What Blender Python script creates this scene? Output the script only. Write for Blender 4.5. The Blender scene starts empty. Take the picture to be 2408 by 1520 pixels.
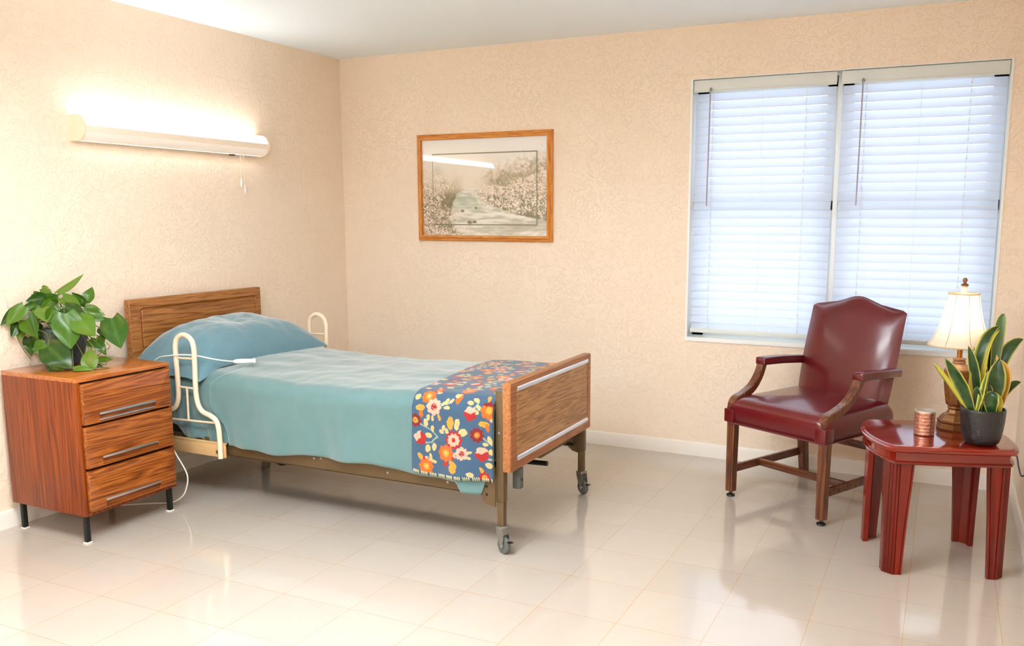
import bpy, bmesh, math, random
from mathutils import Vector, Matrix, noise
random.seed(7)
SC = bpy.context.scene
COL = SC.collection
PI = math.pi
R = math.radians

# ------------------------------------------------------------------ helpers
def lin(c):
    return tuple((x/12.92 if x <= .04045 else ((x+.055)/1.055)**2.4) for x in c)
def rgb(r, g, b):
    return lin((r/255, g/255, b/255)) + (1.0,)
def mix3(a, b, t):
    return tuple(a[i]*(1-t)+b[i]*t for i in range(3))
def clamp(x, a=0., b=1.):
    return a if x < a else b if x > b else x
def sstep(a, b, x):
    t = clamp((x-a)/(b-a)); return t*t*(3-2*t)
def lerp(a, b, t): return a+(b-a)*t
def interp(tab, x):
    if x <= tab[0][0]: return tab[0][1]
    for (a, va), (b, vb) in zip(tab, tab[1:]):
        if x <= b: return va+(vb-va)*(x-a)/(b-a)
    return tab[-1][1]

class MB:
    """collects geometry and links it as one mesh object"""
    def __init__(s):
        s.v = []; s.f = []; s.m = []; s.uv = None; s.col = None
    def add(s, vs, fs, mi=0):
        o = len(s.v); s.v += [tuple(p) for p in vs]
        s.f += [tuple(i+o for i in f) for f in fs]; s.m += [mi]*len(fs)
    def box(s, x0, x1, y0, y1, z0, z1, bev=0, mi=0, seg=2, mat=None):
        bm = bmesh.new()
        bmesh.ops.create_cube(bm, size=1)
        for v in bm.verts:
            v.co = Vector((lerp(x0, x1, v.co.x+.5), lerp(y0, y1, v.co.y+.5), lerp(z0, z1, v.co.z+.5)))
        if bev > 0:
            bmesh.ops.bevel(bm, geom=bm.edges[:], offset=bev, segments=seg, affect='EDGES', profile=.5)
        s.frombm(bm, mi, mat)
    def frombm(s, bm, mi=0, mat=None):
        bm.verts.index_update()
        vs = [(mat @ v.co if mat else v.co.copy()) for v in bm.verts]
        s.add(vs, [[v.index for v in f.verts] for f in bm.faces], mi)
        bm.free()
    def loft(s, rings, closed=True, cap=True, mi=0):
        n = len(rings[0]); vs = [p for r in rings for p in r]; fs = []
        for i in range(len(rings)-1):
            for j in range(n if closed else n-1):
                a = i*n+j; b = i*n+(j+1) % n
                fs.append((a, b, b+n, a+n))
        if cap:
            fs.append(tuple(reversed(range(n)))); fs.append(tuple((len(rings)-1)*n+j for j in range(n)))
        s.add(vs, fs, mi)
    def tube(s, pts, r, n=12, mi=0, smooth=True, closed=False):
        P = [Vector(p) for p in pts]
        if smooth and len(P) > 2:
            P = catmull(P, 6, closed)
        rr = r if callable(r) else (lambda t: r)
        rings = []; prev = None
        m = len(P)
        for i, p in enumerate(P):
            if closed: t = (P[(i+1) % m]-P[i-1]).normalized()
            else: t = (P[min(i+1, m-1)]-P[max(i-1, 0)]).normalized()
            if prev is None:
                a = Vector((0, 0, 1)) if abs(t.z) < .9 else Vector((1, 0, 0))
                u = t.cross(a).normalized()
            else:
                u = (prev-t*prev.dot(t)).normalized()
            prev = u; w = t.cross(u)
            q = rr(i/(m-1))
            rings.append([p+(u*math.cos(2*PI*k/n)+w*math.sin(2*PI*k/n))*q for k in range(n)])
        if closed: rings.append(rings[0])
        s.loft(rings, True, not closed, mi)
    def lathe(s, prof, n=32, c=(0, 0), mi=0, cap=True, fn=None):
        rings = []
        for r, z in prof:
            ring = []
            for k in range(n):
                a = 2*PI*k/n; q = r*(fn(a, z) if fn else 1)
                ring.append((c[0]+q*math.cos(a), c[1]+q*math.sin(a), z))
            rings.append(ring)
        s.loft(rings, True, cap, mi)
    def grid(s, fn, nu, nv, mi=0, closed_u=False):
        vs = [fn(i/nu, j/nv) for i in range(nu+1) for j in range(nv+1)]
        w = nv+1
        s.add(vs, [(i*w+j, (i+1)*w+j, (i+1)*w+j+1, i*w+j+1) for i in range(nu) for j in range(nv)], mi)
    def build(s, name, mats, parent=None, smooth=True, ang=38, loc=None, cols=None, weld=False):
        me = bpy.data.meshes.new(name)
        me.from_pydata(s.v, [], s.f)
        if not isinstance(mats, (list, tuple)): mats = [mats]
        for m in mats: me.materials.append(m)
        for p, mi in zip(me.polygons, s.m): p.material_index = mi
        if cols:
            at = me.color_attributes.new('paint', 'FLOAT_COLOR', 'POINT')
            at.data.foreach_set('color', [x for c in cols for x in (c[0], c[1], c[2], 1.0)])
        bm = bmesh.new(); bm.from_mesh(me)
        if weld: bmesh.ops.remove_doubles(bm, verts=bm.verts[:], dist=1e-5)
        bmesh.ops.recalc_face_normals(bm, faces=bm.faces[:])
        bm.to_mesh(me); bm.free()
        if smooth:
            me.shade_smooth(); me.set_sharp_from_angle(angle=R(ang))
        me.update()
        o = bpy.data.objects.new(name, me); COL.objects.link(o)
        if parent: o.parent = parent
        if loc: o.location = loc
        return o

def catmull(P, k, closed=False):
    out = []; m = len(P)
    rng = range(m) if closed else range(m-1)
    for i in rng:
        if closed: a, b, c, d = P[i-1], P[i], P[(i+1) % m], P[(i+2) % m]
        else: a = P[max(i-1, 0)]; b = P[i]; c = P[i+1]; d = P[min(i+2, m-1)]
        for j in range(k):
            t = j/k
            out.append(.5*((2*b)+(c-a)*t+(2*a-5*b+4*c-d)*t*t+(3*b-a-3*c+d)*t**3))
    if not closed: out.append(P[-1])
    return out
def rrect(w, h, r, n=6):
    """rounded rectangle outline centred on 0"""
    pts = []
    for cx, cy, a0 in ((w/2-r, h/2-r, 0), (-w/2+r, h/2-r, 90), (-w/2+r, -h/2+r, 180), (w/2-r, -h/2+r, 270)):
        for k in range(n+1):
            a = R(a0+90*k/n); pts.append((cx+r*math.cos(a), cy+r*math.sin(a)))
    return pts
def empty(name, loc, rz=0, label=None, cat=None, group=None):
    o = bpy.data.objects.new(name, None); COL.objects.link(o)
    o.empty_display_size = .1; o.location = loc; o.rotation_euler = (0, 0, rz)
    return tag(o, label, cat, group)
def tag(o, label=None, cat=None, group=None, kind=None):
    if label: o['label'] = label
    if cat: o['category'] = cat
    if group: o['group'] = group
    if kind: o['kind'] = kind
    return o
def lab(o, text): o['label'] = text; return o

# ------------------------------------------------------------------ materials
def new_mat(name):
    m = bpy.data.materials.new(name); m.use_nodes = True
    nt = m.node_tree; nt.nodes.clear()
    out = nt.nodes.new('ShaderNodeOutputMaterial'); b = nt.nodes.new('ShaderNodeBsdfPrincipled')
    nt.links.new(b.outputs[0], out.inputs[0])
    return m, nt, b, out
def N(nt, t, **kw):
    n = nt.nodes.new(t)
    for k, v in kw.items():
        if hasattr(n, k) and k not in n.inputs: setattr(n, k, v)
        else: n.inputs[k].default_value = v
    return n
def simple(name, col, rough=.5, metal=0., bump=0, bscale=200, coat=0, spec=.5, var=.0, emis=None, es=0, crough=.05, sheen=0, bdist=.001):
    m, nt, b, out = new_mat(name)
    b.inputs['Base Color'].default_value = col
    b.inputs['Roughness'].default_value = rough
    b.inputs['Metallic'].default_value = metal
    b.inputs['Coat Weight'].default_value = coat
    b.inputs['Coat Roughness'].default_value = crough
    b.inputs['Specular IOR Level'].default_value = spec
    b.inputs['Sheen Weight'].default_value = sheen
    tc = N(nt, 'ShaderNodeTexCoord')
    nz = N(nt, 'ShaderNodeTexNoise', Scale=bscale, Detail=4.0)
    nt.links.new(tc.outputs['Object'], nz.inputs['Vector'])
    if bump:
        bp = N(nt, 'ShaderNodeBump', Strength=bump, Distance=bdist)
        nt.links.new(nz.outputs[0], bp.inputs['Height']); nt.links.new(bp.outputs[0], b.inputs['Normal'])
    if var:
        nz2 = N(nt, 'ShaderNodeTexNoise', Scale=max(3, bscale*.08), Detail=3.0)
        nt.links.new(tc.outputs['Object'], nz2.inputs['Vector'])
        mx = N(nt, 'ShaderNodeMix', data_type='RGBA')
        mx.inputs['A'].default_value = tuple(x*(1-var) for x in col[:3])+(1,)
        mx.inputs['B'].default_value = tuple(min(1, x*(1+var)) for x in col[:3])+(1,)
        nt.links.new(nz2.outputs[0], mx.inputs['Factor']); nt.links.new(mx.outputs['Result'], b.inputs['Base Color'])
    if emis:
        b.inputs['Emission Color'].default_value = emis; b.inputs['Emission Strength'].default_value = es
    return m
def wood(name, cols, axis=2, scale=1., rough=.35, coat=.2, freq=38, stretch=.05, rot=None, spec=.5):
    """grain running along AXIS; cols dark..light"""
    m, nt, b, out = new_mat(name)
    tc = N(nt, 'ShaderNodeTexCoord'); mp = N(nt, 'ShaderNodeMapping')
    sc = [1, 1, 1]; sc[axis] = stretch
    mp.inputs['Scale'].default_value = [x*scale for x in sc]
    if rot: mp.inputs['Rotation'].default_value = rot
    nt.links.new(tc.outputs['Object'], mp.inputs['Vector'])
    n1 = N(nt, 'ShaderNodeTexNoise', Scale=freq*.32, Detail=3.0, Roughness=.6, Distortion=.6)
    n2 = N(nt, 'ShaderNodeTexNoise', Scale=freq*2.2, Detail=6.0, Roughness=.7)
    nt.links.new(mp.outputs[0], n1.inputs['Vector']); nt.links.new(mp.outputs[0], n2.inputs['Vector'])
    # cathedral rings from the low noise
    mu = N(nt, 'ShaderNodeMath', operation='MULTIPLY'); mu.inputs[1].default_value = 9.0
    nt.links.new(n1.outputs[0], mu.inputs[0])
    fr = N(nt, 'ShaderNodeMath', operation='PINGPONG'); fr.inputs[1].default_value = .5
    nt.links.new(mu.outputs[0], fr.inputs[0])
    a = N(nt, 'ShaderNodeMath', operation='MULTIPLY'); a.inputs[1].default_value = .9
    nt.links.new(fr.outputs[0], a.inputs[0])
    ad = N(nt, 'ShaderNodeMath', operation='MULTIPLY_ADD'); ad.inputs[1].default_value = .75
    nt.links.new(n2.outputs[0], ad.inputs[0]); nt.links.new(a.outputs[0], ad.inputs[2])
    cr = N(nt, 'ShaderNodeValToRGB'); el = cr.color_ramp.elements
    el[0].position = .25; el[0].color = cols[0]; el[1].position = .85; el[1].color = cols[-1]
    for k, c in enumerate(cols[1:-1]):
        e = el.new(.25+.6*(k+1)/(len(cols)-1)); e.color = c
    nt.links.new(ad.outputs[0], cr.inputs[0]); nt.links.new(cr.outputs[0], b.inputs['Base Color'])
    b.inputs['Roughness'].default_value = rough; b.inputs['Coat Weight'].default_value = coat
    b.inputs['Coat Roughness'].default_value = .12; b.inputs['Specular IOR Level'].default_value = spec
    bp = N(nt, 'ShaderNodeBump', Strength=.15, Distance=.0006)
    nt.links.new(n2.outputs[0], bp.inputs['Height']); nt.links.new(bp.outputs[0], b.inputs['Normal'])
    return m
def paint_mat(name, rough=.6, coat=0, bump=0, bscale=900, sheen=0):
    m = simple(name, (1, 1, 1, 1), rough, bump=bump, bscale=bscale, coat=coat, sheen=sheen)
    nt = m.node_tree; b = [n for n in nt.nodes if n.type == 'BSDF_PRINCIPLED'][0]
    at = N(nt, 'ShaderNodeAttribute', attribute_name='paint')
    nt.links.new(at.outputs['Color'], b.inputs['Base Color'])
    return m

def wall_mat():
    m, nt, b, out = new_mat('peach_plaster')
    tc = N(nt, 'ShaderNodeTexCoord')
    n1 = N(nt, 'ShaderNodeTexNoise', Scale=17.0, Detail=5.0, Roughness=.62, Distortion=1.6)
    n2 = N(nt, 'ShaderNodeTexNoise', Scale=170.0, Detail=2.0)
    n3 = N(nt, 'ShaderNodeTexNoise', Scale=2.4, Detail=2.0)
    for n in (n1, n2, n3): nt.links.new(tc.outputs['Object'], n.inputs['Vector'])
    cr = N(nt, 'ShaderNodeValToRGB'); e = cr.color_ramp.elements
    e[0].position = .49; e[0].color = (0, 0, 0, 1); e[1].position = .56; e[1].color = (1, 1, 1, 1)
    nt.links.new(n1.outputs[0], cr.inputs[0])
    ad = N(nt, 'ShaderNodeMath', operation='MULTIPLY_ADD'); ad.inputs[1].default_value = .22
    nt.links.new(n2.outputs[0], ad.inputs[0]); nt.links.new(cr.outputs[0], ad.inputs[2])
    bp = N(nt, 'ShaderNodeBump', Strength=.6, Distance=.0024)
    nt.links.new(ad.outputs[0], bp.inputs['Height']); nt.links.new(bp.outputs[0], b.inputs['Normal'])
    mx = N(nt, 'ShaderNodeMix', data_type='RGBA')
    mx.inputs['A'].default_value = WALL_A; mx.inputs['B'].default_value = WALL_B
    nt.links.new(n3.outputs[0], mx.inputs['Factor']); nt.links.new(mx.outputs['Result'], b.inputs['Base Color'])
    b.inputs['Roughness'].default_value = .75; b.inputs['Specular IOR Level'].default_value = .25
    return m
WALL_A = rgb(245, 224, 200); WALL_B = rgb(248, 230, 209)

TX, TY, T = 1.3205, -2.5241, .3048
def floor_mat():
    m, nt, b, out = new_mat('vinyl_tile')
    tc = N(nt, 'ShaderNodeTexCoord'); sp = N(nt, 'ShaderNodeSeparateXYZ')
    nt.links.new(tc.outputs['Object'], sp.inputs[0])
    def M(op, a, bb=None, c=None):
        n = N(nt, 'ShaderNodeMath', operation=op)
        for i, x in enumerate((a, bb, c)):
            if x is None: continue
            if isinstance(x, (int, float)): n.inputs[i].default_value = x
            else: nt.links.new(x, n.inputs[i])
        return n.outputs[0]
    border = M('GREATER_THAN', sp.outputs[0], TX+9*T)          # cut row along the right wall
    ysh = M('MULTIPLY_ADD', border, -.40*T, sp.outputs[1])
    fx = M('DIVIDE', M('SUBTRACT', sp.outputs[0], TX), T); fy = M('DIVIDE', M('SUBTRACT', ysh, TY), T)
    ex = M('PINGPONG', fx, .5); ey = M('PINGPONG', fy, .5)
    d = M('MINIMUM', ex, ey)
    vn = N(nt, 'ShaderNodeTexNoise', Scale=6.0, Detail=2.0); nt.links.new(tc.outputs['Object'], vn.inputs['Vector'])
    wdt = M('MULTIPLY_ADD', vn.outputs[0], .0052, .0012)
    seam = M('LESS_THAN', d, wdt)
    # per tile tint
    cb = N(nt, 'ShaderNodeCombineXYZ'); nt.links.new(M('FLOOR', fx), cb.inputs[0]); nt.links.new(M('FLOOR', fy), cb.inputs[1])
    wn = N(nt, 'ShaderNodeTexWhiteNoise'); nt.links.new(cb.outputs[0], wn.inputs['Vector'])
    nz = N(nt, 'ShaderNodeTexNoise', Scale=14.0, Detail=5.0, Roughness=.7); nt.links.new(tc.outputs['Object'], nz.inputs['Vector'])
    f = M('MULTIPLY_ADD', wn.outputs[0], .45, M('MULTIPLY', nz.outputs[0], .55))
    mx = N(nt, 'ShaderNodeMix', data_type='RGBA'); mx.inputs['A'].default_value = rgb(188, 176, 163); mx.inputs['B'].default_value = rgb(197, 186, 174)
    nt.links.new(f, mx.inputs['Factor'])
    # small dark scuffs
    sn = N(nt, 'ShaderNodeTexNoise', Scale=9.0, Detail=1.0); nt.links.new(tc.outputs['Object'], sn.inputs['Vector'])
    mx2 = N(nt, 'ShaderNodeMix', data_type='RGBA'); mx2.inputs['B'].default_value = rgb(196, 152, 110)
    nt.links.new(M('MULTIPLY', seam, .85), mx2.inputs['Factor']); nt.links.new(mx.outputs['Result'], mx2.inputs['A'])
    nt.links.new(mx2.outputs['Result'], b.inputs['Base Color'])
    rn = M('MULTIPLY_ADD', nz.outputs[0], .08, .05)
    nt.links.new(rn, b.inputs['Roughness']); b.inputs['Specular IOR Level'].default_value = .6
    b.inputs['Coat Weight'].default_value = .35; b.inputs['Coat Roughness'].default_value = .08
    wv = N(nt, 'ShaderNodeTexNoise', Scale=3.2, Detail=2.0); nt.links.new(tc.outputs['Object'], wv.inputs['Vector'])
    bp0 = N(nt, 'ShaderNodeBump', Strength=.25, Distance=.004); nt.links.new(wv.outputs[0], bp0.inputs['Height'])
    bp = N(nt, 'ShaderNodeBump', Strength=.4, Distance=.0006); bp.invert = True
    nt.links.new(seam, bp.inputs['Height']); nt.links.new(bp0.outputs[0], bp.inputs['Normal']); nt.links.new(bp.outputs[0], b.inputs['Normal'])
    return m

def leather_mat():
    m, nt, b, out = new_mat('oxblood_leather')
    tc = N(nt, 'ShaderNodeTexCoord')
    v = N(nt, 'ShaderNodeTexVoronoi', Scale=340.0); nt.links.new(tc.outputs['Object'], v.inputs['Vector'])
    n = N(nt, 'ShaderNodeTexNoise', Scale=5.0, Detail=4.0); nt.links.new(tc.outputs['Object'], n.inputs['Vector'])
    mx = N(nt, 'ShaderNodeMix', data_type='RGBA'); mx.inputs['A'].default_value = rgb(84, 7, 16); mx.inputs['B'].default_value = rgb(112, 16, 22)
    nt.links.new(n.outputs[0], mx.inputs['Factor']); nt.links.new(mx.outputs['Result'], b.inputs['Base Color'])
    bp = N(nt, 'ShaderNodeBump', Strength=.12, Distance=.0005); nt.links.new(v.outputs[0], bp.inputs['Height'])
    bp2 = N(nt, 'ShaderNodeBump', Strength=.25, Distance=.004); n4 = N(nt, 'ShaderNodeTexNoise', Scale=9.0, Detail=2.0)
    nt.links.new(tc.outputs['Object'], n4.inputs['Vector']); nt.links.new(n4.outputs[0], bp2.inputs['Height'])
    nt.links.new(bp2.outputs[0], bp.inputs['Normal']); nt.links.new(bp.outputs[0], b.inputs['Normal'])
    b.inputs['Roughness'].default_value = .34; b.inputs['Specular IOR Level'].default_value = .35
    b.inputs['Coat Weight'].default_value = .6; b.inputs['Coat Roughness'].default_value = .14
    return m

def cloth_mat(name, ca, cb, scale=700, rough=.9, bstr=.35):
    m, nt, b, out = new_mat(name)
    tc = N(nt, 'ShaderNodeTexCoord')
    n = N(nt, 'ShaderNodeTexNoise', Scale=7.0, Detail=5.0, Roughness=.65); nt.links.new(tc.outputs['Object'], n.inputs['Vector'])
    w = N(nt, 'ShaderNodeTexNoise', Scale=float(scale), Detail=2.0); nt.links.new(tc.outputs['Object'], w.inputs['Vector'])
    mx = N(nt, 'ShaderNodeMix', data_type='RGBA'); mx.inputs['A'].default_value = ca; mx.inputs['B'].default_value = cb
    nt.links.new(n.outputs[0], mx.inputs['Factor']); nt.links.new(mx.outputs['Result'], b.inputs['Base Color'])
    bp = N(nt, 'ShaderNodeBump', Strength=bstr, Distance=.001); nt.links.new(w.outputs[0], bp.inputs['Height'])
    n2 = N(nt, 'ShaderNodeTexNoise', Scale=11.0, Detail=3.0, Distortion=.8); nt.links.new(tc.outputs['Object'], n2.inputs['Vector'])
    bp2 = N(nt, 'ShaderNodeBump', Strength=.3, Distance=.006); nt.links.new(n2.outputs[0], bp2.inputs['Height'])
    nt.links.new(bp2.outputs[0], bp.inputs['Normal']); nt.links.new(bp.outputs[0], b.inputs['Normal'])
    b.inputs['Roughness'].default_value = rough; b.inputs['Sheen Weight'].default_value = .8; b.inputs['Sheen Roughness'].default_value = .45
    b.inputs['Specular IOR Level'].default_value = .2
    return m

def translucent(name, col, tcol, fac=.5, rough=.6):
    m = bpy.data.materials.new(name); m.use_nodes = True; nt = m.node_tree; nt.nodes.clear()
    out = nt.nodes.new('ShaderNodeOutputMaterial')
    d = N(nt, 'ShaderNodeBsdfPrincipled'); d.inputs['Base Color'].default_value = col; d.inputs['Roughness'].default_value = rough
    t = N(nt, 'ShaderNodeBsdfTranslucent'); t.inputs['Color'].default_value = tcol
    mx = N(nt, 'ShaderNodeMixShader'); mx.inputs[0].default_value = fac
    nt.links.new(d.outputs[0], mx.inputs[1]); nt.links.new(t.outputs[0], mx.inputs[2]); nt.links.new(mx.outputs[0], out.inputs[0])
    return m
def glass_mat(name):
    m = bpy.data.materials.new(name); m.use_nodes = True; nt = m.node_tree; nt.nodes.clear()
    out = nt.nodes.new('ShaderNodeOutputMaterial')
    g = N(nt, 'ShaderNodeBsdfGlossy', Roughness=.01); t = N(nt, 'ShaderNodeBsdfTransparent')
    ge = N(nt, 'ShaderNodeNewGeometry'); dt = N(nt, 'ShaderNodeVectorMath', operation='DOT_PRODUCT')
    nt.links.new(ge.outputs['Incoming'], dt.inputs[0]); nt.links.new(ge.outputs['Normal'], dt.inputs[1])
    ab = N(nt, 'ShaderNodeMath', operation='ABSOLUTE'); nt.links.new(dt.outputs['Value'], ab.inputs[0])
    iv = N(nt, 'ShaderNodeMath', operation='SUBTRACT'); iv.inputs[0].default_value = 1; nt.links.new(ab.outputs[0], iv.inputs[1])
    pw_ = N(nt, 'ShaderNodeMath', operation='POWER'); pw_.inputs[1].default_value = 5; nt.links.new(iv.outputs[0], pw_.inputs[0])
    lw = N(nt, 'ShaderNodeMath', operation='MULTIPLY_ADD'); lw.inputs[1].default_value = .96; lw.inputs[2].default_value = .04; nt.links.new(pw_.outputs[0], lw.inputs[0])
    mx = N(nt, 'ShaderNodeMixShader')
    nt.links.new(lw.outputs[0], mx.inputs[0]); nt.links.new(t.outputs[0], mx.inputs[1]); nt.links.new(g.outputs[0], mx.inputs[2])
    nt.links.new(mx.outputs[0], out.inputs[0])
    return m

WALL = wall_mat(); FLOOR = floor_mat(); LEATHER = leather_mat()
CEIL = simple('ceiling_paint', rgb(240, 249, 255), .9, bump=.1, bscale=120)
TRIM = simple('white_trim_paint', rgb(240, 232, 222), .35)
WHITE = simple('white_enamel', rgb(240, 242, 240), .35)
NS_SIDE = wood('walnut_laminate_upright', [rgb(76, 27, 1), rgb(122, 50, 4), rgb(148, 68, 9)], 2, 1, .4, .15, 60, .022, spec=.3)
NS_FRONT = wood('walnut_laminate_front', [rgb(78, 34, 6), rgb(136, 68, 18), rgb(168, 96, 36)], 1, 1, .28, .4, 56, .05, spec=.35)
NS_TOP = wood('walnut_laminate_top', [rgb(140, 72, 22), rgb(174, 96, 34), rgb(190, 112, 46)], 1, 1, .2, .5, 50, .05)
BD = wood('oak_board', [rgb(116, 78, 46), rgb(166, 120, 76), rgb(188, 144, 98)], 1, 1, .42, .15, 56, .06)
BDE = wood('oak_board_edge', [rgb(126, 72, 34), rgb(158, 98, 52), rgb(174, 114, 66)], 1, 1, .4, .15, 50, .05)
BDH = wood('walnut_headboard', [rgb(100, 54, 16), rgb(156, 96, 42), rgb(182, 120, 60)], 1, 1, .42, .15, 56, .05)
CHWOOD = wood('chair_wood', [rgb(58, 26, 14), rgb(98, 50, 26), rgb(128, 72, 38)], 2, 1, .3, .4, 30, .08)
CHWOODX = wood('chair_wood_rail', [rgb(58, 26, 14), rgb(92, 46, 24), rgb(120, 66, 36)], 0, 1, .3, .4, 30, .08)
CHERRY = wood('cherry_gloss', [rgb(106, 14, 1), rgb(124, 19, 2), rgb(140, 27, 4)], 0, 1, .10, 1.0, 14, .05, spec=.3)
CHERRYL = wood('cherry_gloss_leg', [rgb(78, 10, 1), rgb(106, 16, 2), rgb(128, 25, 4)], 2, 1, .3, .5, 20, .04, spec=.25)
OAKF = wood('golden_oak_frame', [rgb(176, 96, 24), rgb(214, 132, 44), rgb(232, 156, 66)], 0, 1, .35, .3, 60, .08)
OAKV = wood('golden_oak_frame_upright', [rgb(176, 96, 24), rgb(210, 126, 42), rgb(228, 150, 62)], 2, 1, .35, .3, 60, .08)
SILVER = simple('brushed_aluminium', rgb(215, 215, 222), .28, 1.0, bump=.05)
SILVERB = simple('silver_moulding', rgb(222, 226, 240), .18, .45, coat=.6)
CREAM = simple('cream_enamel', rgb(242, 218, 188), .3, coat=.4, spec=.5)
BRONZE = simple('brown_bed_enamel', rgb(100, 80, 52), .42, .3, bump=.1, bscale=60, var=.15)
TANP = simple('tan_bed_enamel', rgb(208, 170, 118), .4, var=.06)
DARK = simple('dark_steel', rgb(40, 42, 40), .4, .6)
BLACKP = simple('black_plastic', rgb(22, 22, 24), .4)
CHROME = simple('worn_chrome', rgb(160, 160, 155), .3, .9, bump=.1)
RUBBER = simple('grey_rubber', rgb(92, 96, 92), .7)
SHEET = cloth_mat('teal_bedspread', rgb(88, 120, 121), rgb(103, 135, 136))
SHEET2 = cloth_mat('teal_sheet', rgb(78, 112, 114), rgb(108, 142, 143))
PILLOWC = cloth_mat('teal_pillowcase', rgb(92, 128, 137), rgb(108, 146, 160))
MATT = cloth_mat('mattress_ticking', rgb(70, 92, 92), rgb(90, 112, 110))
BLANKET = paint_mat('floral_fleece', .95, bump=.5, bscale=1100, sheen=.3)
PRINT = paint_mat('landscape_print', .5)
GLASS = glass_mat('clear_glass')
SLAT = translucent('blind_slat', rgb(238, 243, 248), rgb(235, 242, 254), .55, .45)
RAILW = simple('blind_rail_white', rgb(222, 226, 222), .4)
WAND = simple('grey_wand', rgb(176, 164, 176), .3)
SHADE = translucent('lamp_shade_silk', rgb(248, 240, 226), rgb(255, 240, 214), .5, .8)
GOLDB = simple('antique_bronze', rgb(142, 92, 50), .35, .55, bump=.3, bscale=90, var=.3, coat=.3)
GOLDS = simple('gold_leaf_stem', rgb(186, 122, 52), .35, .7, bump=.2, bscale=200, var=.25)
FINW = simple('finial_cream', rgb(236, 226, 208), .3)
POTB = simple('black_hammered_pot', rgb(26, 27, 30), .35, bump=.9, bscale=85, coat=.3, bdist=.004)
POTN = simple('teal_scaled_pot', rgb(44, 66, 80), .3, coat=.4)
SOIL = simple('potting_soil', rgb(52, 38, 28), .95, bump=.8, bscale=150, bdist=.004)
ROSE = simple('rose_gold_glass', rgb(206, 148, 128), .22, .75, bump=.9, bscale=75, var=.25, bdist=.004)
SILVL = simple('silvered_inside', rgb(225, 215, 200), .3, .6)
CORDW = simple('white_cord', rgb(238, 230, 215), .5)
CORDP = simple('dark_lamp_cord', rgb(60, 40, 70), .4)
STITCH = simple('cream_stitching', rgb(206, 190, 150), .9)

# ------------------------------------------------------------------ room
W, H, YB = 4.192, 2.461, -8.0
WX0, WX1, WZ0, WZ1 = 2.445, 4.053, .700, 2.174        # window opening
TH = .16
def struct(name, mb, mat, **k):
    o = mb.build(name, mat, **k); o['kind'] = 'structure'; return o
m = MB(); m.box(-TH, W+TH, YB-TH, TH, -.1, 0); struct('floor', m, FLOOR)
m = MB(); m.box(-TH, W+TH, YB-TH, TH, H, H+.12); struct('ceiling', m, CEIL)
m = MB(); m.box(-TH, 0, YB-TH, TH, 0, H); struct('wall_left', m, WALL)
m = MB(); m.box(W, W+TH, YB-TH, TH, 0, H); struct('wall_right', m, WALL)
m = MB(); m.box(0, W, YB-TH, YB, 0, H); struct('wall_front', m, WALL)
m = MB()
m.box(0, WX0, 0, TH, 0, H); m.box(WX1, W, 0, TH, 0, H); m.box(WX0, WX1, 0, TH, 0, WZ0); m.box(WX0, WX1, 0, TH, WZ1, H)
struct('wall_back', m, WALL)
def baseboard(name, pts):
    m = MB()
    (x0, y0), (x1, y1), (nx, ny) = pts
    prof = [(0, 0), (.012, 0), (.012, .066), (.008, .078), (.003, .083), (0, .083)]
    rings = []
    for (x, y) in ((x0, y0), (x1, y1)):
        rings.append([(x+nx*d, y+ny*d, z) for d, z in prof])
    m.loft(rings); struct(name, m, TRIM, ang=20)
baseboard('baseboard_back', ((0, 0), (W, 0), (0, -1)))
baseboard('baseboard_left', ((0, 0), (0, YB), (1, 0)))
baseboard('baseboard_right', ((W, 0), (W, YB), (-1, 0)))

# window: white jamb lining, sashes behind, glass
m = MB(); j = .012
m.box(WX0, WX0+j, -.004, TH, WZ0, WZ1); m.box(WX1-j, WX1, -.004, TH, WZ0, WZ1)
m.box(WX0, WX1, 0, TH, WZ1-.004, WZ1); m.box(WX0-.0, WX1+.0, -.008, TH, WZ0-.012, WZ0+.012)
win = struct('window_1', m, WHITE)
xm = 3.243
m = MB()
for a, b in ((WX0+j, xm), (xm, WX1-j)):
    zc = 1.47
    for (x0, x1, z0, z1) in ((a, a+.07, WZ0+.01, WZ1-.01), (b-.07, b, WZ0+.01, WZ1-.01), (a, b, WZ1-.075, WZ1-.01), (a, b, WZ0+.01, WZ0+.075), (a, b, zc-.028, zc+.028)):
        m.box(x0, x1, .105, .14, z0, z1, .003)
m.build('sash_frame', WHITE, win)
m = MB(); m.box(xm-.012, xm+.012, .062, .105, WZ0+.012, WZ1-.004, .002); m.build('mullion', WHITE, win)
m = MB(); m.box(WX0+.06, xm-.04, .121, .125, WZ0+.06, WZ1-.06); m.box(xm+.04, WX1-.06, .121, .125, WZ0+.06, WZ1-.06)
m.build('window_glass', GLASS, win)

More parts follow.
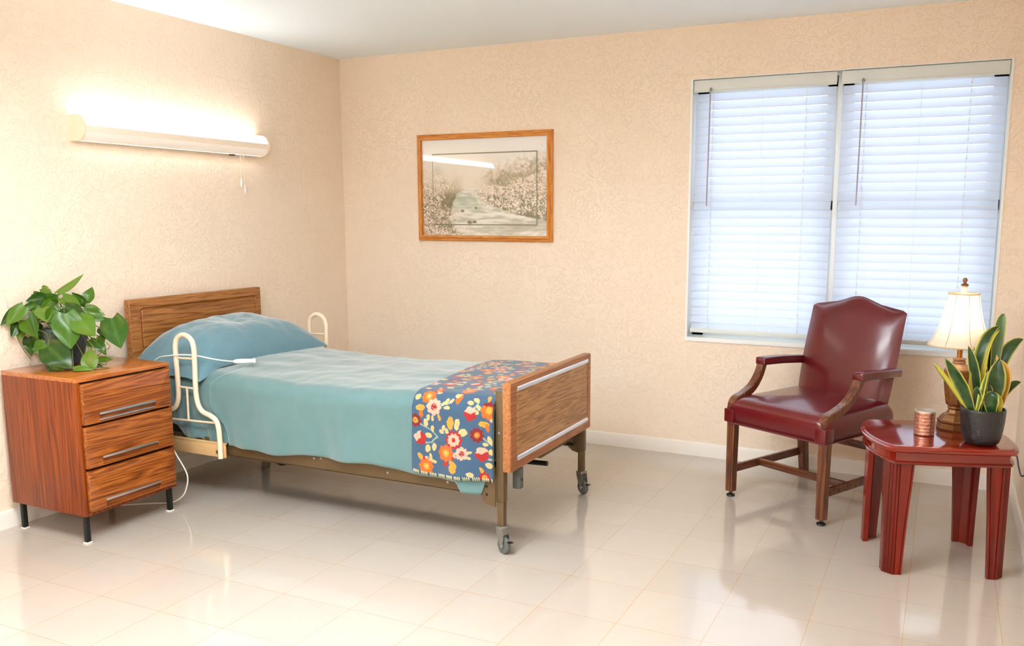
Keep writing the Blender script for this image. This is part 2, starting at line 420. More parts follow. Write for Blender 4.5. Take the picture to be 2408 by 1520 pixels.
# ------------------------------------------------------------------ blinds
def blind(x0, x1, wandx, label):
    root = empty('window_blind', ((x0+x1)/2, 0.03, WZ1), 0, label, 'blind')
    L = -(x1-x0)/2; Rr = -L
    m = MB(); m.box(L, Rr, -.026, -.018, -.066, -.008, .002); m.box(L, Rr, -.030, -.016, -.074, -.064, .003); m.build('valance', RAILW, root)
    m = MB(); m.box(L+.004, Rr-.004, -.014, .03, -.05, -.008, .002); m.build('headrail', WHITE, root)
    m = MB(); tilt = R(64); w = .0255; pitch = .0465
    for k in range(29):
        z = -.100-k*pitch
        y = .012
        if z < -1.405: break
        # slightly crowned slat: room side edge hangs down
        pro = []
        for t in (-1, -.5, 0, .5, 1):
            dy = t*w*math.cos(tilt); dz = t*w*math.sin(tilt); c = .0022*(1-t*t)
            pro.append((y+dy-c*math.sin(tilt), z+dz+c*math.cos(tilt)))
        th = .0013
        ring = [(a, b) for a, b in pro]+[(a+th*math.sin(tilt), b-th*math.cos(tilt)) for a, b in reversed(pro)]
        m.loft([[(xx, a, b) for a, b in ring] for xx in (L+.006, Rr-.006)])
    m.build('slats', SLAT, root, ang=50)
    m = MB(); m.box(L+.004, Rr-.004, -.006, .026, -1.438, -1.414, .003); m.build('bottom_rail', RAILW, root)
    for fx in ((.14, .5, .80) if x1 < 3.3 else (.16, .5, .79)):
        xx = lerp(L, Rr, fx)
        m = MB()
        for yy in (-.006, .030): m.tube([(xx, yy, -.07), (xx, yy, -1.415)], .0012 if fx != .5 else .0009, 6, smooth=False)
        if fx != .5:
            for k in range(29):
                z = -.090-k*pitch
                if z < -1.40: break
                m.lathe([(.0006, z-.016), (.0032, z-.012), (.0022, z-.004), (.0008, z)], 8, (xx, -.008))
        m.build('ladder_cord', WHITE, root)
    wx = wandx-(x0+x1)/2
    m = MB(); m.tube([(wx, -.036, -.075), (wx-.001, -.040, -.4), (wx-.004, -.041, -.705)], .0042, 6)
    wd = m.build('tilt_wand', WAND, root)
    m = MB(); m.lathe([(.002, -.074), (.007, -.070), (.007, -.058), (.002, -.054)], 12, (wx, -.036)); m.tube([(wx, -.036, -.06), (wx, -.024, -.052)], .003, 8, smooth=False)
    m.build('wand_hook', CHROME, root)
    return root
blind(WX0+.016, xm-.012, 2.558, 'white slatted window blind on the side nearer the framed picture')
blind(xm+.012, WX1-.016, 3.362, 'white slatted blind directly behind the armchair back and the table lamp')

# ------------------------------------------------------------------ wall light
root = empty('wall_light', (0, -1.437, 1.824), 0, 'long white half-round wall light with pull cords, glowing above the bed', 'light')
ya, yb = -.615, .617
def dprof(n=18):
    pts = []
    for k in range(n+1):
        a = R(-90+180*k/n); x = .040+.066*math.cos(a)**.8 if 0 < k < n else .040
        pts.append((x, .0605*math.sin(a)))
    return pts
D = dprof()
def strip(i0, i1, off, name, mat, y0=ya, y1=yb):
    m = MB(); pr = [(x+off, z) for x, z in D[i0:i1+1]]
    inner = [(x-.006, z*.94) for x, z in reversed(pr)]
    m.loft([[(x, yy, z) for x, z in pr+inner] for yy in (y0, y1)]); return m.build(name, mat, root, ang=30)
EMU = simple('lit_diffuser', rgb(250, 250, 250), .4, emis=(.93, .97, 1, 1), es=4.5)
EMD = simple('lower_diffuser', rgb(235, 222, 208), .4, emis=(1, .93, .85, 1), es=.12)
strip(10, 18, 0, 'upper_diffuser', EMU, ya+.012, yb-.012)
strip(7, 10, .001, 'centre_band', simple('band_enamel', rgb(250, 232, 212), .35), ya+.012, yb-.012)
strip(1, 7, -.002, 'lower_diffuser', EMD, ya+.012, yb-.012)
m = MB(); m.box(0, .036, ya+.01, yb-.01, -.0605, -.04, .001); m.box(0, .004, ya+.01, yb-.01, -.06, .058); m.build('back_plate', WHITE, root)
ENDC = simple('end_cap_enamel', rgb(252, 226, 200), .35)
for y0, y1 in ((ya, ya+.014), (yb-.014, yb)):
    m = MB(); pr = [(0, -.0615)]+[(x+.002, z*1.02) for x, z in D]+[(0, .0615)]
    m.loft([[(x, yy, z) for x, z in pr] for yy in (y0, y1)]); m.build('end_cap', ENDC, root, ang=25)
for yy, dz, k in ((.435, -.225, 0), (.462, -.262, 1)):
    m = MB(); m.tube([(.045, yy, -.06), (.045, yy-.002, -.14), (.043, yy+.001, dz+.03)], .0013, 6)
    pc = m.build('pull_cord', CORDW, root)
    m = MB(); m.lathe([(.0015, dz-.022), (.006, dz-.012), (.0065, dz+.006), (.003, dz+.03), (.001, dz+.034)], 10, (.043, yy+.001)); m.build('pull_knob', WHITE, pc)
m = MB(); m.box(.028, .045, .365, .395, -.068, -.060, .001); m.build('rocker_switch', DARK, root)

# ------------------------------------------------------------------ picture
PX0, PX1, PZ0, PZ1 = .618, 1.594, 1.252, 1.934
root = empty('framed_picture', ((PX0+PX1)/2, 0, (PZ0+PZ1)/2), 0, 'oak-framed landscape print of a stream between blossoming shrubs on the back wall', 'picture')
hw, hh = (PX1-PX0)/2, (PZ1-PZ0)/2
fprof = [(0, -.001), (0, -.016), (.007, -.022), (.011, -.021), (.015, -.027), (.024, -.033), (.032, -.031), (.036, -.022), (.036, -.010)]
def fmember(name, mat, a, b, na, nb):
    # a,b outer corners; frame profile offset inwards (mitred)
    m = MB(); rings = []
    for (cx, cz), (ix, iz) in ((a, na), (b, nb)):
        rings.append([(cx+ix*d, y, cz+iz*d) for d, y in fprof])
    m.loft(rings); m.build(name, mat, root, ang=25)
c00, c10, c11, c01 = (-hw, -hh), (hw, -hh), (hw, hh), (-hw, hh)
fmember('frame_rail', OAKF, c00, c10, (1, 1), (-1, 1)); fmember('frame_rail', OAKF, c01, c11, (1, -1), (-1, -1))
fmember('frame_stile', OAKV, c00, c01, (1, 1), (1, -1)); fmember('frame_stile', OAKV, c10, c11, (-1, 1), (-1, -1))
NX, NY = 250, 170
def fbm(x, y, s, seed=0., o=4): return noise.fractal(Vector((x*s+seed, y*s-seed, seed*1.7)), 1., 2., o)
def painting(u, v):
    # u 0..1 left-right, v 0..1 top-bottom
    n1 = fbm(u*1.4, v, 7, 3.1); n2 = fbm(u*1.4, v, 22, 8.2); n3 = fbm(u*1.4, v, 60, 1.3, 2)
    sky = mix3((.99, .98, .96), (.97, .89, .80), sstep(.0, .5, v))
    c = sky
    # distant trees: right mass and left mass
    rt = sstep(.40, .62, u+.10*n1)*sstep(.10+.42*(1-u), .30+.42*(1-u), v+.10*n2)
    lt = sstep(.42, .22, u+.08*n1)*sstep(.28, .50, v+.10*n1)
    tree = mix3((.58, .48, .32), (.42, .40, .22), clamp(.5+n2)); tree = mix3(tree, (.88, .78, .66), clamp(.25+.9*n3))
    c = mix3(c, tree, .80*rt); c = mix3(c, mix3(tree, (.80, .68, .52), .3), .75*lt)
    # glow in the middle distance
    g = math.exp(-((u-.38)**2/.012+(v-.36)**2/.03)); c = mix3(c, (.98, .93, .84), .7*g)
    # stream
    cl = interp([(.48, .42), (.56, .37), (.66, .38), (.78, .50), (.9, .72), (1.0, .85)], v)
    wd = interp([(.48, .02), (.56, .08), (.66, .13), (.78, .26), (.88, .45), (1.0, .52)], v)
    st = sstep(1.08, .92, abs(u-cl)/max(wd, .01)+.10*n2)*sstep(.49, .53, v)
    w = mix3((.76, .75, .66), (.97, .94, .89), clamp(.5+1.3*fbm(u*1.2, v*5, 8, 5.5)))
    w = mix3(w, (.62, .72, .60), .35*sstep(.55, .62, v)*sstep(.75, .68, v))
    w = mix3(w, (.62, .55, .46), .45*sstep(.80, .9, v)*sstep(.5, .8, u)*sstep(.99, .90, v))
    c = mix3(c, w, st)
    # banks: dark underside of the shrubs
    bk = (1-st)*sstep(.50, .62, v); dk = mix3((.46, .42, .26), (.30, .28, .17), clamp(.5+n2)); c = mix3(c, dk, .72*bk)
    # blossoms
    vo = noise.voronoi(Vector((u*1.42*40+2*n2, v*40+1.5*n3, 0.5)))[0]
    def bloom(mask, tint):
        nonlocal c
        d = vo[0]; k = sstep(.62, .38, d)*mask
        c = mix3(c, mix3((.99, .95, .90), tint, clamp(.35+n3*1.2)), clamp(k*1.25))
    bl = sstep(.62, .54, (u-.02)/.42+abs(v-.80)*.9+.30*n1)
    bloom(bl, (.96, .78, .66))
    bl2 = sstep(.06, .0, abs(v-.44+.05*n1)-.05)*sstep(.30, .22, u); bloom(bl2, (.97, .86, .76))
    vr = interp([(.38, .52), (.5, .60), (.65, .62), (.8, .60), (1, .55)], u); wr = interp([(.38, .02), (.5, .10), (.7, .15), (.85, .18), (1, .20)], u)
    bl3 = sstep(1.1, .8, abs(v-vr)/wr+.5*n1)*sstep(.36, .42, u); bloom(bl3, (.98, .84, .72))
    bl4 = sstep(.74, .80, u+.1*n1)*sstep(.12, .2, v)*sstep(.48, .40, v)*sstep(-.1, .2, n1); bloom(bl4, (.96, .82, .74))
    bl5 = sstep(.90, .93, v)*sstep(.45, .36, u); bloom(bl5, (.97, .78, .68))
    # rocks
    for ru, rv, rr in ((.33, .74, .022), (.39, .86, .030), (.43, .855, .022), (.44, .71, .016)):
        d = math.hypot((u-ru)*1.4, (v-rv)*1.5)/rr
        c = mix3(c, mix3((.36, .30, .22), (.62, .50, .38), clamp(.5+n3*2+(rv-v)*20)), sstep(1.15, .8, d+.2*n3))
    # fine grey-green line printed inside the border
    a, b2, t, bt = .088, .918, .150, .885
    lw = .0030
    if (a-lw < u < b2+lw and (abs(v-t) < lw*1.4 or abs(v-bt) < lw*1.6)) or (t-lw < v < bt+lw and (abs(u-a) < lw or abs(u-b2) < lw)):
        c = (.40, .40, .27)
    c = mix3(c, (.99, .95, .90), .12)
    return lin(c)
m = MB(); w2, h2 = hw-.034, hh-.034
m.grid(lambda a, b: (lerp(-w2, w2, a), -.010, lerp(h2, -h2, b)), NX, NY)
cols = [painting(i/NX, j/NY) for i in range(NX+1) for j in range(NY+1)]
m.build('print', PRINT, root, smooth=False, cols=cols)
m = MB(); m.box(-w2, w2, -.009, -.001, -h2, h2); m.build('backing', CEIL, root)
m = MB(); m.box(-w2, w2, -.0145, -.0125, -h2, h2); m.build('glass_pane', GLASS, root)

# ------------------------------------------------------------------ nightstand
NX0, NY0 = .285, -2.26
root = empty('nightstand', (NX0, NY0, 0), 0, 'wood-laminate three-drawer nightstand on black metal legs beside the bed', 'nightstand')
def ns(m_, *a, **k): m_.box(a[0]-NX0, a[1]-NX0, a[2]-NY0, a[3]-NY0, a[4], a[5], **k)
m = MB(); ns(m, .035, .522, -2.502, -2.486, .124, .730, bev=.001); ns(m, .035, .522, -2.036, -2.020, .124, .730, bev=.001)
ns(m, .035, .522, -2.487, -2.035, .124, .140, bev=.001); ns(m, .035, .045, -2.487, -2.035, .14, .715)
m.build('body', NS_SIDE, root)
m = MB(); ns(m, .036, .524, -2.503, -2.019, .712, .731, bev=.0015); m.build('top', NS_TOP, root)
m = MB(); ns(m, .045, .505, -2.486, -2.036, .14, .712); m.build('drawer_recess', DARK, root)
for z0, z1, hz in ((.526, .704, .555), (.334, .516, .362), (.142, .322, .170)):
    # panel with a slot for the finger pull
    m = MB(); y0, y1 = -2.488, -2.032; s0, s1, t0, t1 = -2.415, -2.122, hz-.022, hz+.016
    def rr_(w_, h_, r_, cy, cz, x): return [(x-NX0, cy-NY0+p, cz+q) for p, q in rrect(w_, h_, r_, 3)]
    cy_, cz_, sy_, sz_ = (y0+y1)/2, (z0+z1)/2, (s0+s1)/2, (t0+t1)/2
    wy, wz, vy, vz = y1-y0, z1-z0, s1-s0, t1-t0
    m.loft([rr_(wy, wz, .004, cy_, cz_, .507), rr_(wy, wz, .006, cy_, cz_, .536), rr_(wy-.004, wz-.004, .005, cy_, cz_, .540), rr_(wy-.010, wz-.010, .004, cy_, cz_, .5415),
            rr_(vy, vz, .003, sy_, sz_, .5415), rr_(vy-.001, vz-.001, .003, sy_, sz_, .529)])
    d = m.build('drawer', NS_FRONT, root)
    m = MB(); ns(m, .528, .543, s0+.001, s1-.001, hz+.006, hz+.016, bev=.0015)
    if hz > .5: ns(m, .5275, .536, s0+.001, s1-.001, hz-.021, hz-.013, bev=.001)
    m.build('handle', SILVER, d)
for x, y in ((.075, -2.482), (.497, -2.486), (.485, -2.034), (.075, -2.034)):
    m = MB(); ns(m, x-.010, x+.010, y-.010, y+.010, .006, .126, bev=.001); lg = m.build('leg', DARK, root)
    m = MB(); ns(m, x-.013, x+.013, y-.013, y+.013, 0, .006, bev=.001); m.build('glide', CORDW, lg)

# ------------------------------------------------------------------ bed
BX, BY = 1.13, -1.39
bed = empty('hospital_bed', (BX, BY, 0), 0, 'adjustable care bed with wooden end boards, brown metal frame and casters', 'bed')
def B(m_, *a, **k): m_.box(a[0]-BX, a[1]-BX, a[2]-BY, a[3]-BY, a[4], a[5], **k)
def board(name, x0, x1, y0, y1, z0, z1, iy0, iy1, iz0, iz1, mat_p, mat_e, silver):
    """slab whose room-side (+x) face has a routed rounded-corner panel"""
    yc, zc = (iy0+iy1)/2-BY, (iz0+iz1)/2
    m = MB(); outer = rrect(y1-y0, z1-z0, .006, 3); n = len(outer)
    oc, oz = (y0+y1)/2-BY, (z0+z1)/2
    def ring(pts, x, cy, cz): return [(x-BX, p[0]+cy, p[1]+cz) for p in pts]
    inner = rrect(iy1-iy0, iz1-iz0, .022, 3); in2 = rrect(iy1-iy0-.016, iz1-iz0-.016, .017, 3); in3 = rrect(iy1-iy0-.026, iz1-iz0-.026, .012, 3)
    rings = [ring(rrect(y1-y0-.006, z1-z0-.006, .004, 3), x0, oc, oz), ring(outer, x0+.003, oc, oz), ring(outer, x1-.004, oc, oz),
             ring(rrect(y1-y0-.008, z1-z0-.008, .004, 3), x1, oc, oz), ring(inner, x1, yc, zc), ring(in2, x1-.010, yc, zc), ring(in3, x1-.011, yc, zc)]
    m.loft(rings[:7], True, False, 0)
    k = len(m.v)-n
    m.f.append(tuple(range(n-1, -1, -1))); m.m.append(0)
    o = m.build(name, mat_e, bed, ang=25)
    m = MB(); q = rrect(iy1-iy0-.026, iz1-iz0-.026, .012, 3); q2 = rrect(iy1-iy0-.034, iz1-iz0-.034, .009, 3)
    m.loft([ring(q, x1-.014, yc, zc), ring(q, x1-.006, yc, zc), ring(q2, x1-.002, yc, zc)]); m.build('inset_panel', mat_p, o, ang=25)
    return o
hb = board('headboard', .048, .086, -1.858, -.934, .42, .990, -1.795, -.970, .48, .945, BDH, BDH, False)
fb = board('footboard', 2.202, 2.240, -1.846, -.970, .360, .738, -1.792, -1.000, .398, .712, BD, BDE, True)
for zc, name in ((.704, 'silver_moulding'), (.408, 'silver_moulding')):
    m = MB(); rings = []
    for y in (-1.782, -1.010):
        rings.append([(2.2375-BX+.0060*math.cos(R(a)), y-BY, zc+.0115*math.sin(R(a))) for a in range(0, 360, 30)])
    m.loft(rings); m.build(name, SILVERB, fb)
# foot posts and casters
def caster(x, y, yaw, parent):
    e = MB(); mt = Matrix.Translation((x-BX, y-BY, 0)) @ Matrix.Rotation(yaw, 4, 'Z')
    e.box(-.020, .020, -.020, .020, .108, .122, bev=.002, mat=mt)
    for s in (-1, 1):
        pl = [(-.022, .108), (.024, .108), (.030, .070), (.018, .030), (.008, .030), (-.010, .072)]
        rings = [[mt @ Vector((a, s*.0165+t, b)) for a, b in pl] for t in (-.0015, .0015)]
        e.loft(rings)
    br = e.build('caster_fork', CHROME, parent, ang=30)
    e = MB(); rings = []
    prof = [(.010, -.011), (.024, -.011), (.033, -.010), (.037, -.006), (.038, 0), (.037, .006), (.033, .010), (.024, .011), (.010, .011)]
    for k in range(29):
        a = 2*PI*k/28
        rings.append([mt @ Vector((.013+r*math.cos(a), w, .038+r*math.sin(a))) for r, w in prof])
    e.loft(rings, True, False); w = e.build('wheel', RUBBER, br)
    e = MB()
    for s in (-1, 1):
        rings = [[mt @ Vector((.013+r*math.cos(2*PI*k/16), s*w_, .038+r*math.sin(2*PI*k/16))) for k in range(16)] for r, w_ in ((.012, .010), (.012, .016), (.006, .020))]
        e.loft(rings)
    e.build('hub', CHROME, w)
    e = MB(); e.box(.045, .064, -.010, .010, .058, .062, bev=.001, mat=mt); e.build('brake_lever', DARK, br)
for y0, y1, yw in ((-1.838, -1.802, R(-25)), (-.966, -.930, R(-30))):
    m = MB(); B(m, 2.166, 2.202, y0, y1, .225, .700, bev=.003); B(m, 2.169, 2.199, y0+.003, y1-.003, .118, .230, bev=.002)
    lg = m.build('post', BRONZE, bed)
    m = MB(); B(m, 2.164, 2.204, y0-.002, y1+.002, .698, .706, bev=.002); m.build('post_cap', RUBBER, lg)
    for zz in (.525,):
        m = MB(); rings = [[(2.184-BX+.006*math.cos(2*PI*k/12), y0-BY-t, zz+.006*math.sin(2*PI*k/12)) for k in range(12)] for t in (-.001, .003)]
        m.loft(rings); m.build('screw', CHROME, lg)
    caster(2.184, (y0+y1)/2, yw, lg)
for y0, y1 in ((-1.80, -1.765), (-1.015, -.98)):
    m = MB(); B(m, .10, .135, y0, y1, .12, .60, bev=.003); lg = m.build('post', BRONZE, bed)
    caster(.117, (y0+y1)/2, 0, lg)
# side rails of the deck
for s, y0, y1 in ((0, -1.834, -1.828), (1, -.934, -.928)):
    m = MB(); B(m, .10, 2.135, y0, y1, .248, .345, bev=.001)
    if s == 0: B(m, .10, 2.135, y0, y0+.035, .246, .252, bev=.001)
    else: B(m, .10, 2.135, y1-.035, y1, .246, .252, bev=.001)
    rl = m.build('side_frame', BRONZE, bed)
    if s == 0:
        for xx, zz in ((1.06, .300), (1.21, .298), (1.25, .302), (1.62, .282), (1.93, .280), (1.02, .312)):
            m = MB(); m.loft([[(xx-BX+.006*math.cos(2*PI*k/10), y0-BY-t, zz+.006*math.sin(2*PI*k/10)) for k in range(10)] for t in (-.001, .003)])
            m.build('rivet', CHROME, rl)
# corner brackets
for s in (0, 1):
    yy = (-1.844, -1.838) if s == 0 else (-.930, -.924)
    m = MB(); pl = [(2.100, .235), (2.125, .215), (2.166, .205), (2.166, .375), (2.120, .375), (2.100, .350)]
    m.loft([[(a-BX, y-BY, b) for a, b in pl] for y in yy])
    br = m.build('corner_bracket', BRONZE, bed, ang=20)
    y = yy[0] if s == 0 else yy[1]
    for zz in (.255, .290, .322, .350):
        m = MB(); m.loft([[(2.125-BX+.006*math.cos(2*PI*k/10), y-BY+t, zz+.006*math.sin(2*PI*k/10)) for k in range(10)] for t in (-.0015, .0015)])
        m.build('bolt', DARK, br)
# head-end sliding section, tan
m = MB(); B(m, .14, .690, -1.866, -1.858, .243, .312, bev=.001); B(m, .14, .690, -1.868, -1.852, .308, .316, bev=.001)
hs = m.build('rail_mount', TANP, bed)
for xx, r in ((.640, .010), (.662, .005)):
    m = MB(); m.loft([[(xx-BX+r*math.cos(2*PI*k/12), -1.866-BY-t, .268+r*math.sin(2*PI*k/12)) for k in range(12)] for t in (-.001, .002)])
    m.build('bolt', BRONZE, hs)
# deck: cross bars and link springs, crank rod, end cross tube
for xx in (.14, .55, .95, 1.35, 1.75, 2.10):
    m = MB(); B(m, xx-.015, xx+.015, -1.846, -.934, .300, .330, bev=.002); m.build('cross_bar', BRONZE, bed)
m = MB(); B(m, .12, 2.14, -1.835, -.945, .330, .372, bev=.004); m.build('deck', DARK, bed)
m = MB(); B(m, 2.170, 2.198, -1.802, -.966, .375, .405, bev=.002); m.build('end_cross_tube', BRONZE, bed)
m = MB(); B(m, 2.13, 2.166, -1.40, -.94, .300, .335, bev=.002); m.build('end_cross_tube', BRONZE, bed)
m = MB(); B(m, 2.196, 2.232, -1.745, -1.712, .262, .352, bev=.002); ck = m.build('crank_stub', RUBBER, bed)
m = MB(); m.loft([[(2.2325-BX+t, -1.728-BY+.006*math.cos(2*PI*k/12), .30+.006*math.sin(2*PI*k/12)) for k in range(12)] for t in (-.001, .002)]); m.build('crank_socket', DARK, ck)
m = MB(); m.tube([(.5-BX, -1.40-BY, .22), (2.2-BX, -1.40-BY, .28)], .012, 8, smooth=False); m.build('crank_rod', DARK, bed)
m = MB()
m.tube([(.6-BX, -1.75-BY, .30), (.75-BX, -1.55-BY, .14), (.95-BX, -1.25-BY, .14), (1.05-BX, -1.0-BY, .30)], .012, 8, smooth=False)
m.build('lift_link', DARK, bed)
# assist rails
RAILP = [(.408, .244), (.410, .244)]
half = [(.673, .244), (.673, .322), (.670, .392), (.655, .432), (.618, .452), (.570, .468), (.545, .500), (.535, .552), (.535, .63), (.5375, .721), (.5365, .785), (.519, .822), (.476, .840)]
cx = .476
full = half+[(2*cx-a, b) for a, b in reversed(half[:-1])]
def assist(y, s):
    m = MB(); m.tube([(a-BX, y-BY, b) for a, b in full], .0125, 14)
    o = m.build('assist_rail', CREAM, bed)
    for p in (((.418, .722), (.533, .725)), ((.418, .579), (.533, .577)), ((cx, .577), (cx-.002, .418)), ((.300, .409), (.650, .418))):
        m = MB(); m.tube([(p[0][0]-BX, y-BY, p[0][1]), (p[1][0]-BX, y-BY, p[1][1])], .0055, 8, smooth=False)
        m.build('rail_rung', CREAM, o)
assist(-1.880, -1); assist(-.896, 1)

# ------------------------------------------------------------------ mattress and bedding
mt_ = MB(); mt_.box(.10, 2.155, -1.828, -.935, .374, .628, bev=.05, seg=5)
mo = mt_.build('mattress', MATT); tag(mo, 'mattress lying on the bed frame under the teal covers', 'mattress')

HT = [(.0, .668), (.3, .662), (.5, .658), (.7, .650), (.9, .640), (1.1, .636), (1.3, .638), (1.5, .644), (1.8, .654), (2.17, .662)]
def section(x, s, hem_n, hem_f, off=0., yn=-1.846, yf=-.915, wav=1., rad=.075):
    """bedding cross-section: s 0 near hem .. 1 far hem -> (y, z, arclength)"""
    h = interp(HT, x)+off; yn -= off; yf += off; r = rad
    L1 = h-r-hem_n; LA = r*PI/2; L2 = (yf-yn)-2*r; L3 = h-r-hem_f
    tot = L1+2*LA+L2+L3; d = s*tot
    arc = d
    if d < L1:
        z = hem_n+d; y = yn; k = 1-d/L1
        y -= wav*(k**1.2)*(.010+.010*math.sin(x*13+1.3)+.006*math.sin(x*31+z*6)) 
    elif d < L1+LA:
        a = (d-L1)/r; y = yn+r*(1-math.cos(a)); z = h-r+r*math.sin(a)
    elif d < L1+LA+L2:
        q = (d-L1-LA)/L2; y = yn+r+q*L2; z = h+.010*math.sin(PI*q)
    elif d < L1+2*LA+L2:
        a = (d-L1-LA-L2)/r; y = yf-r+r*math.sin(a); z = h-r+r*math.cos(a)
    else:
        q = d-(L1+2*LA+L2); y = yf+.012*q/max(L3, .01); z = h-r-q
    return y, z, arc
def hem(x):
    return (.306+.010*math.sin(x*5.1+.6)+.005*math.sin(x*17)
            -.040*sstep(1.99, 2.02, x)*sstep(2.12, 2.10, x)+.035*sstep(2.11, 2.13, x)+.012*sstep(.80, .70, x))
# bedspread, left border curving in at the near side
XL = [(.30, .705), (.36, .698), (.407, .675), (.45, .630), (.504, .602), (.56, .598), (.61, .606), (.64, .640), (.665, .70)]
m = MB(); NUx, NS = 150, 130
def cover(a, b):
    s = b
    for it in range(2):
        x = 1.2 if it == 0 else x
        y, z, arc = section(x, s, hem(x), .36)
        xl = interp(XL, z) if y < -1.775 else lerp(.66, .40, sstep(-1.775, -1.2, y))
        x = lerp(xl, 2.163, a)
    y, z, arc = section(x, s, hem(x), .36)
    n = noise.noise(Vector((x*6, y*7, z*5)))*.006+noise.noise(Vector((x*17, y*15, z*9)))*.0022
    if y < -1.80 and z < .6: y -= n*1.3
    else: z += n
    # fold roll at the left border
    e = max(0, 1-(x-xl)/.03)
    if y < -1.80: y -= .006*e
    return (x, y, z)
m.grid(cover, NUx, NS)
cv = m.build('bedspread', SHEET, ang=180); md = cv.modifiers.new('thick', 'SOLIDIFY'); md.thickness = .004; md.offset = 1
tag(cv, 'plain teal bedspread draped over the mattress, hanging down the near side', 'bedspread')
# under sheet hanging at the head end
m = MB()
def under(a, b):
    x = lerp(.10, .76, a)
    hm = .36+.05*math.sin(x*9)+.012*math.sin(x*40)-.05*sstep(.5, .66, x)
    y, z, arc = section(x, b, hm, .38, off=-.007, wav=.3)
    k = sstep(.62, .40, z)
    fold = noise.noise(Vector((x*14+z*9, z*5, 2.)))*.016+noise.noise(Vector((x*30, z*14, 5.)))*.006
    if y < -1.78: y += -fold*k*.9
    elif y < -.95: z += noise.noise(Vector((x*9, y*7, 0)))*.004
    return (x, y, z)
m.grid(under, 90, 130)
us = m.build('bed_sheet', SHEET2, ang=180); md = us.modifiers.new('thick', 'SOLIDIFY'); md.thickness = .003; md.offset = 1
tag(us, 'wrinkled teal sheet hanging behind the metal assist rail under the pillow', 'sheet')

# pillow
m = MB()
def pill(a, b, top):
    u = a*2-1; v = b*2-1
    hx, hy = .245, .485
    # pincushion outline with pointed corners
    pu = 1-.10*(1-v*v)*0; 
    x = .305+hx*u*(1-.10*(1-abs(v)**2)+.04)
    y = -1.395+hy*v*(1-.05*(1-abs(u)**2))
    t = (max(0, 1-abs(u)**2.4)**.52)*(max(0, 1-abs(v)**3.0)**.60)
    if top:
        z = .672+.192*t+.018*noise.noise(Vector((x*7, y*6, 1)))*t+.006*noise.noise(Vector((x*22, y*18, 3)))*t
        z -= .012*t*math.exp(-((v-.55)/.12)**2)*max(0, u)
        z += .03*sstep(.2, -1, u)*t
        z += .016*(1-t)*0
        rad = math.hypot(1-abs(u), 1-abs(v))
        ang = math.atan2(1-abs(v)+1e-6, 1-abs(u)+1e-6)
        z += .006*math.sin(ang*14)*math.exp(-(rad/.35)**2)*t**.3
    else:
        z = .672-.004*t
    z += -.010*sstep(.55, 1, u)-.050*sstep(-.62, -1.05, v)
    return (x, y, z)
m.grid(lambda a, b: pill(a, b, True), 60, 80)
m.grid(lambda a, b: pill(b, a, False), 60, 60)
pw = m.build('pillow', PILLOWC, ang=180)
tag(pw, 'plump pillow in a teal pillowcase leaning against the headboard', 'pillow')
# welt seam around the pillow front
# floral blanket
OR, YE, CRM, PK, RD, DR, BL = (.84, .42, .08), (.94, .64, .20), (.90, .78, .52), (.93, .72, .62), (.72, .09, .10), (.52, .05, .08), (.24, .38, .50)
FLW = [  # x, y, r, petals, outer, inner, inner r, centre, centre r
    (205, 382, 50, 9, OR, YE, .42, CRM, .2), (258, 443, 52, 8, PK, RD, .40, DR, .18), (635, 440, 56, 8, OR, DR, 0, YE, .36),
    (402, 638, 60, 10, RD, PK, .66, RD, .24), (350, 725, 56, 8, OR, YE, .40, CRM, .15), (458, 720, 42, 8, PK, RD, .42, DR, .18),
    (557, 597, 48, 9, DR, OR, .42, YE, .2), (128, 548, 44, 8, DR, YE, .40, OR, .18), (210, 828, 50, 8, OR, YE, .40, CRM, .18), (606, 862, 38, 8, RD, YE, .45, OR, .2)]
TUL = [(512, 468, 46, .6), (165, 655, 46, -.5), (590, 715, 50, .4), (398, 740, 26, 1.5), (205, 788, 26, 1.4)]
PET = [  # x, y, rx, ry, angle, colour
    (376, 532, 22, 42, 0, YE), (423, 538, 17, 36, .15, CRM), (462, 588, 28, 26, 0, CRM), (163, 462, 32, 18, -.2, YE), (604, 525, 38, 18, 0, YE),
    (417, 372, 22, 44, 0, OR), (405, 352, 20, 24, .4, CRM), (402, 792, 34, 16, .7, YE), (398, 822, 24, 30, -.5, YE), (350, 790, 18, 22, .2, RD),
    (505, 403, 22, 13, .3, CRM), (538, 384, 24, 13, .5, CRM), (566, 430, 20, 12, .6, CRM), (550, 456, 20, 14, .4, CRM), (320, 420, 16, 11, -.6, CRM),
    (343, 400, 11, 18, .2, CRM), (374, 397, 11, 17, .4, CRM), (348, 440, 22, 10, .0, CRM), (202, 550, 16, 25, -.3, CRM), (250, 582, 11, 21, .0, CRM), (222, 628, 24, 17, .1, CRM),
    (217, 713, 17, 25, .1, CRM), (262, 697, 15, 26, .1, CRM), (645, 620, 14, 28, -.5, CRM), (614, 650, 19, 11, .0, CRM), (655, 695, 26, 17, .1, CRM), (636, 780, 25, 18, .1, CRM),
    (513, 850, 24, 15, .2, CRM), (315, 592, 18, 12, .6, CRM), (330, 566, 12, 18, .1, CRM), (352, 585, 12, 18, -.2, CRM), (170, 500, 14, 24, .1, OR), (620, 370, 11, 28, -.3, YE),
    (588, 822, 12, 26, -.5, YE), (170, 775, 14, 28, -.6, YE), (238, 770, 11, 28, -.1, CRM), (258, 790, 22, 10, .1, CRM), (505, 712, 18, 10, -.2, CRM), (500, 745, 18, 9, .4, CRM),
    (220, 515, 10, 22, .2, CRM), (250, 515, 9, 20, 0, CRM), (298, 505, 10, 22, -.3, YE), (628, 545, 12, 28, -.2, OR), (655, 480, 16, 26, 0, PK), (130, 400, 18, 22, .4, CRM), (265, 345, 18, 10, -.3, CRM)]
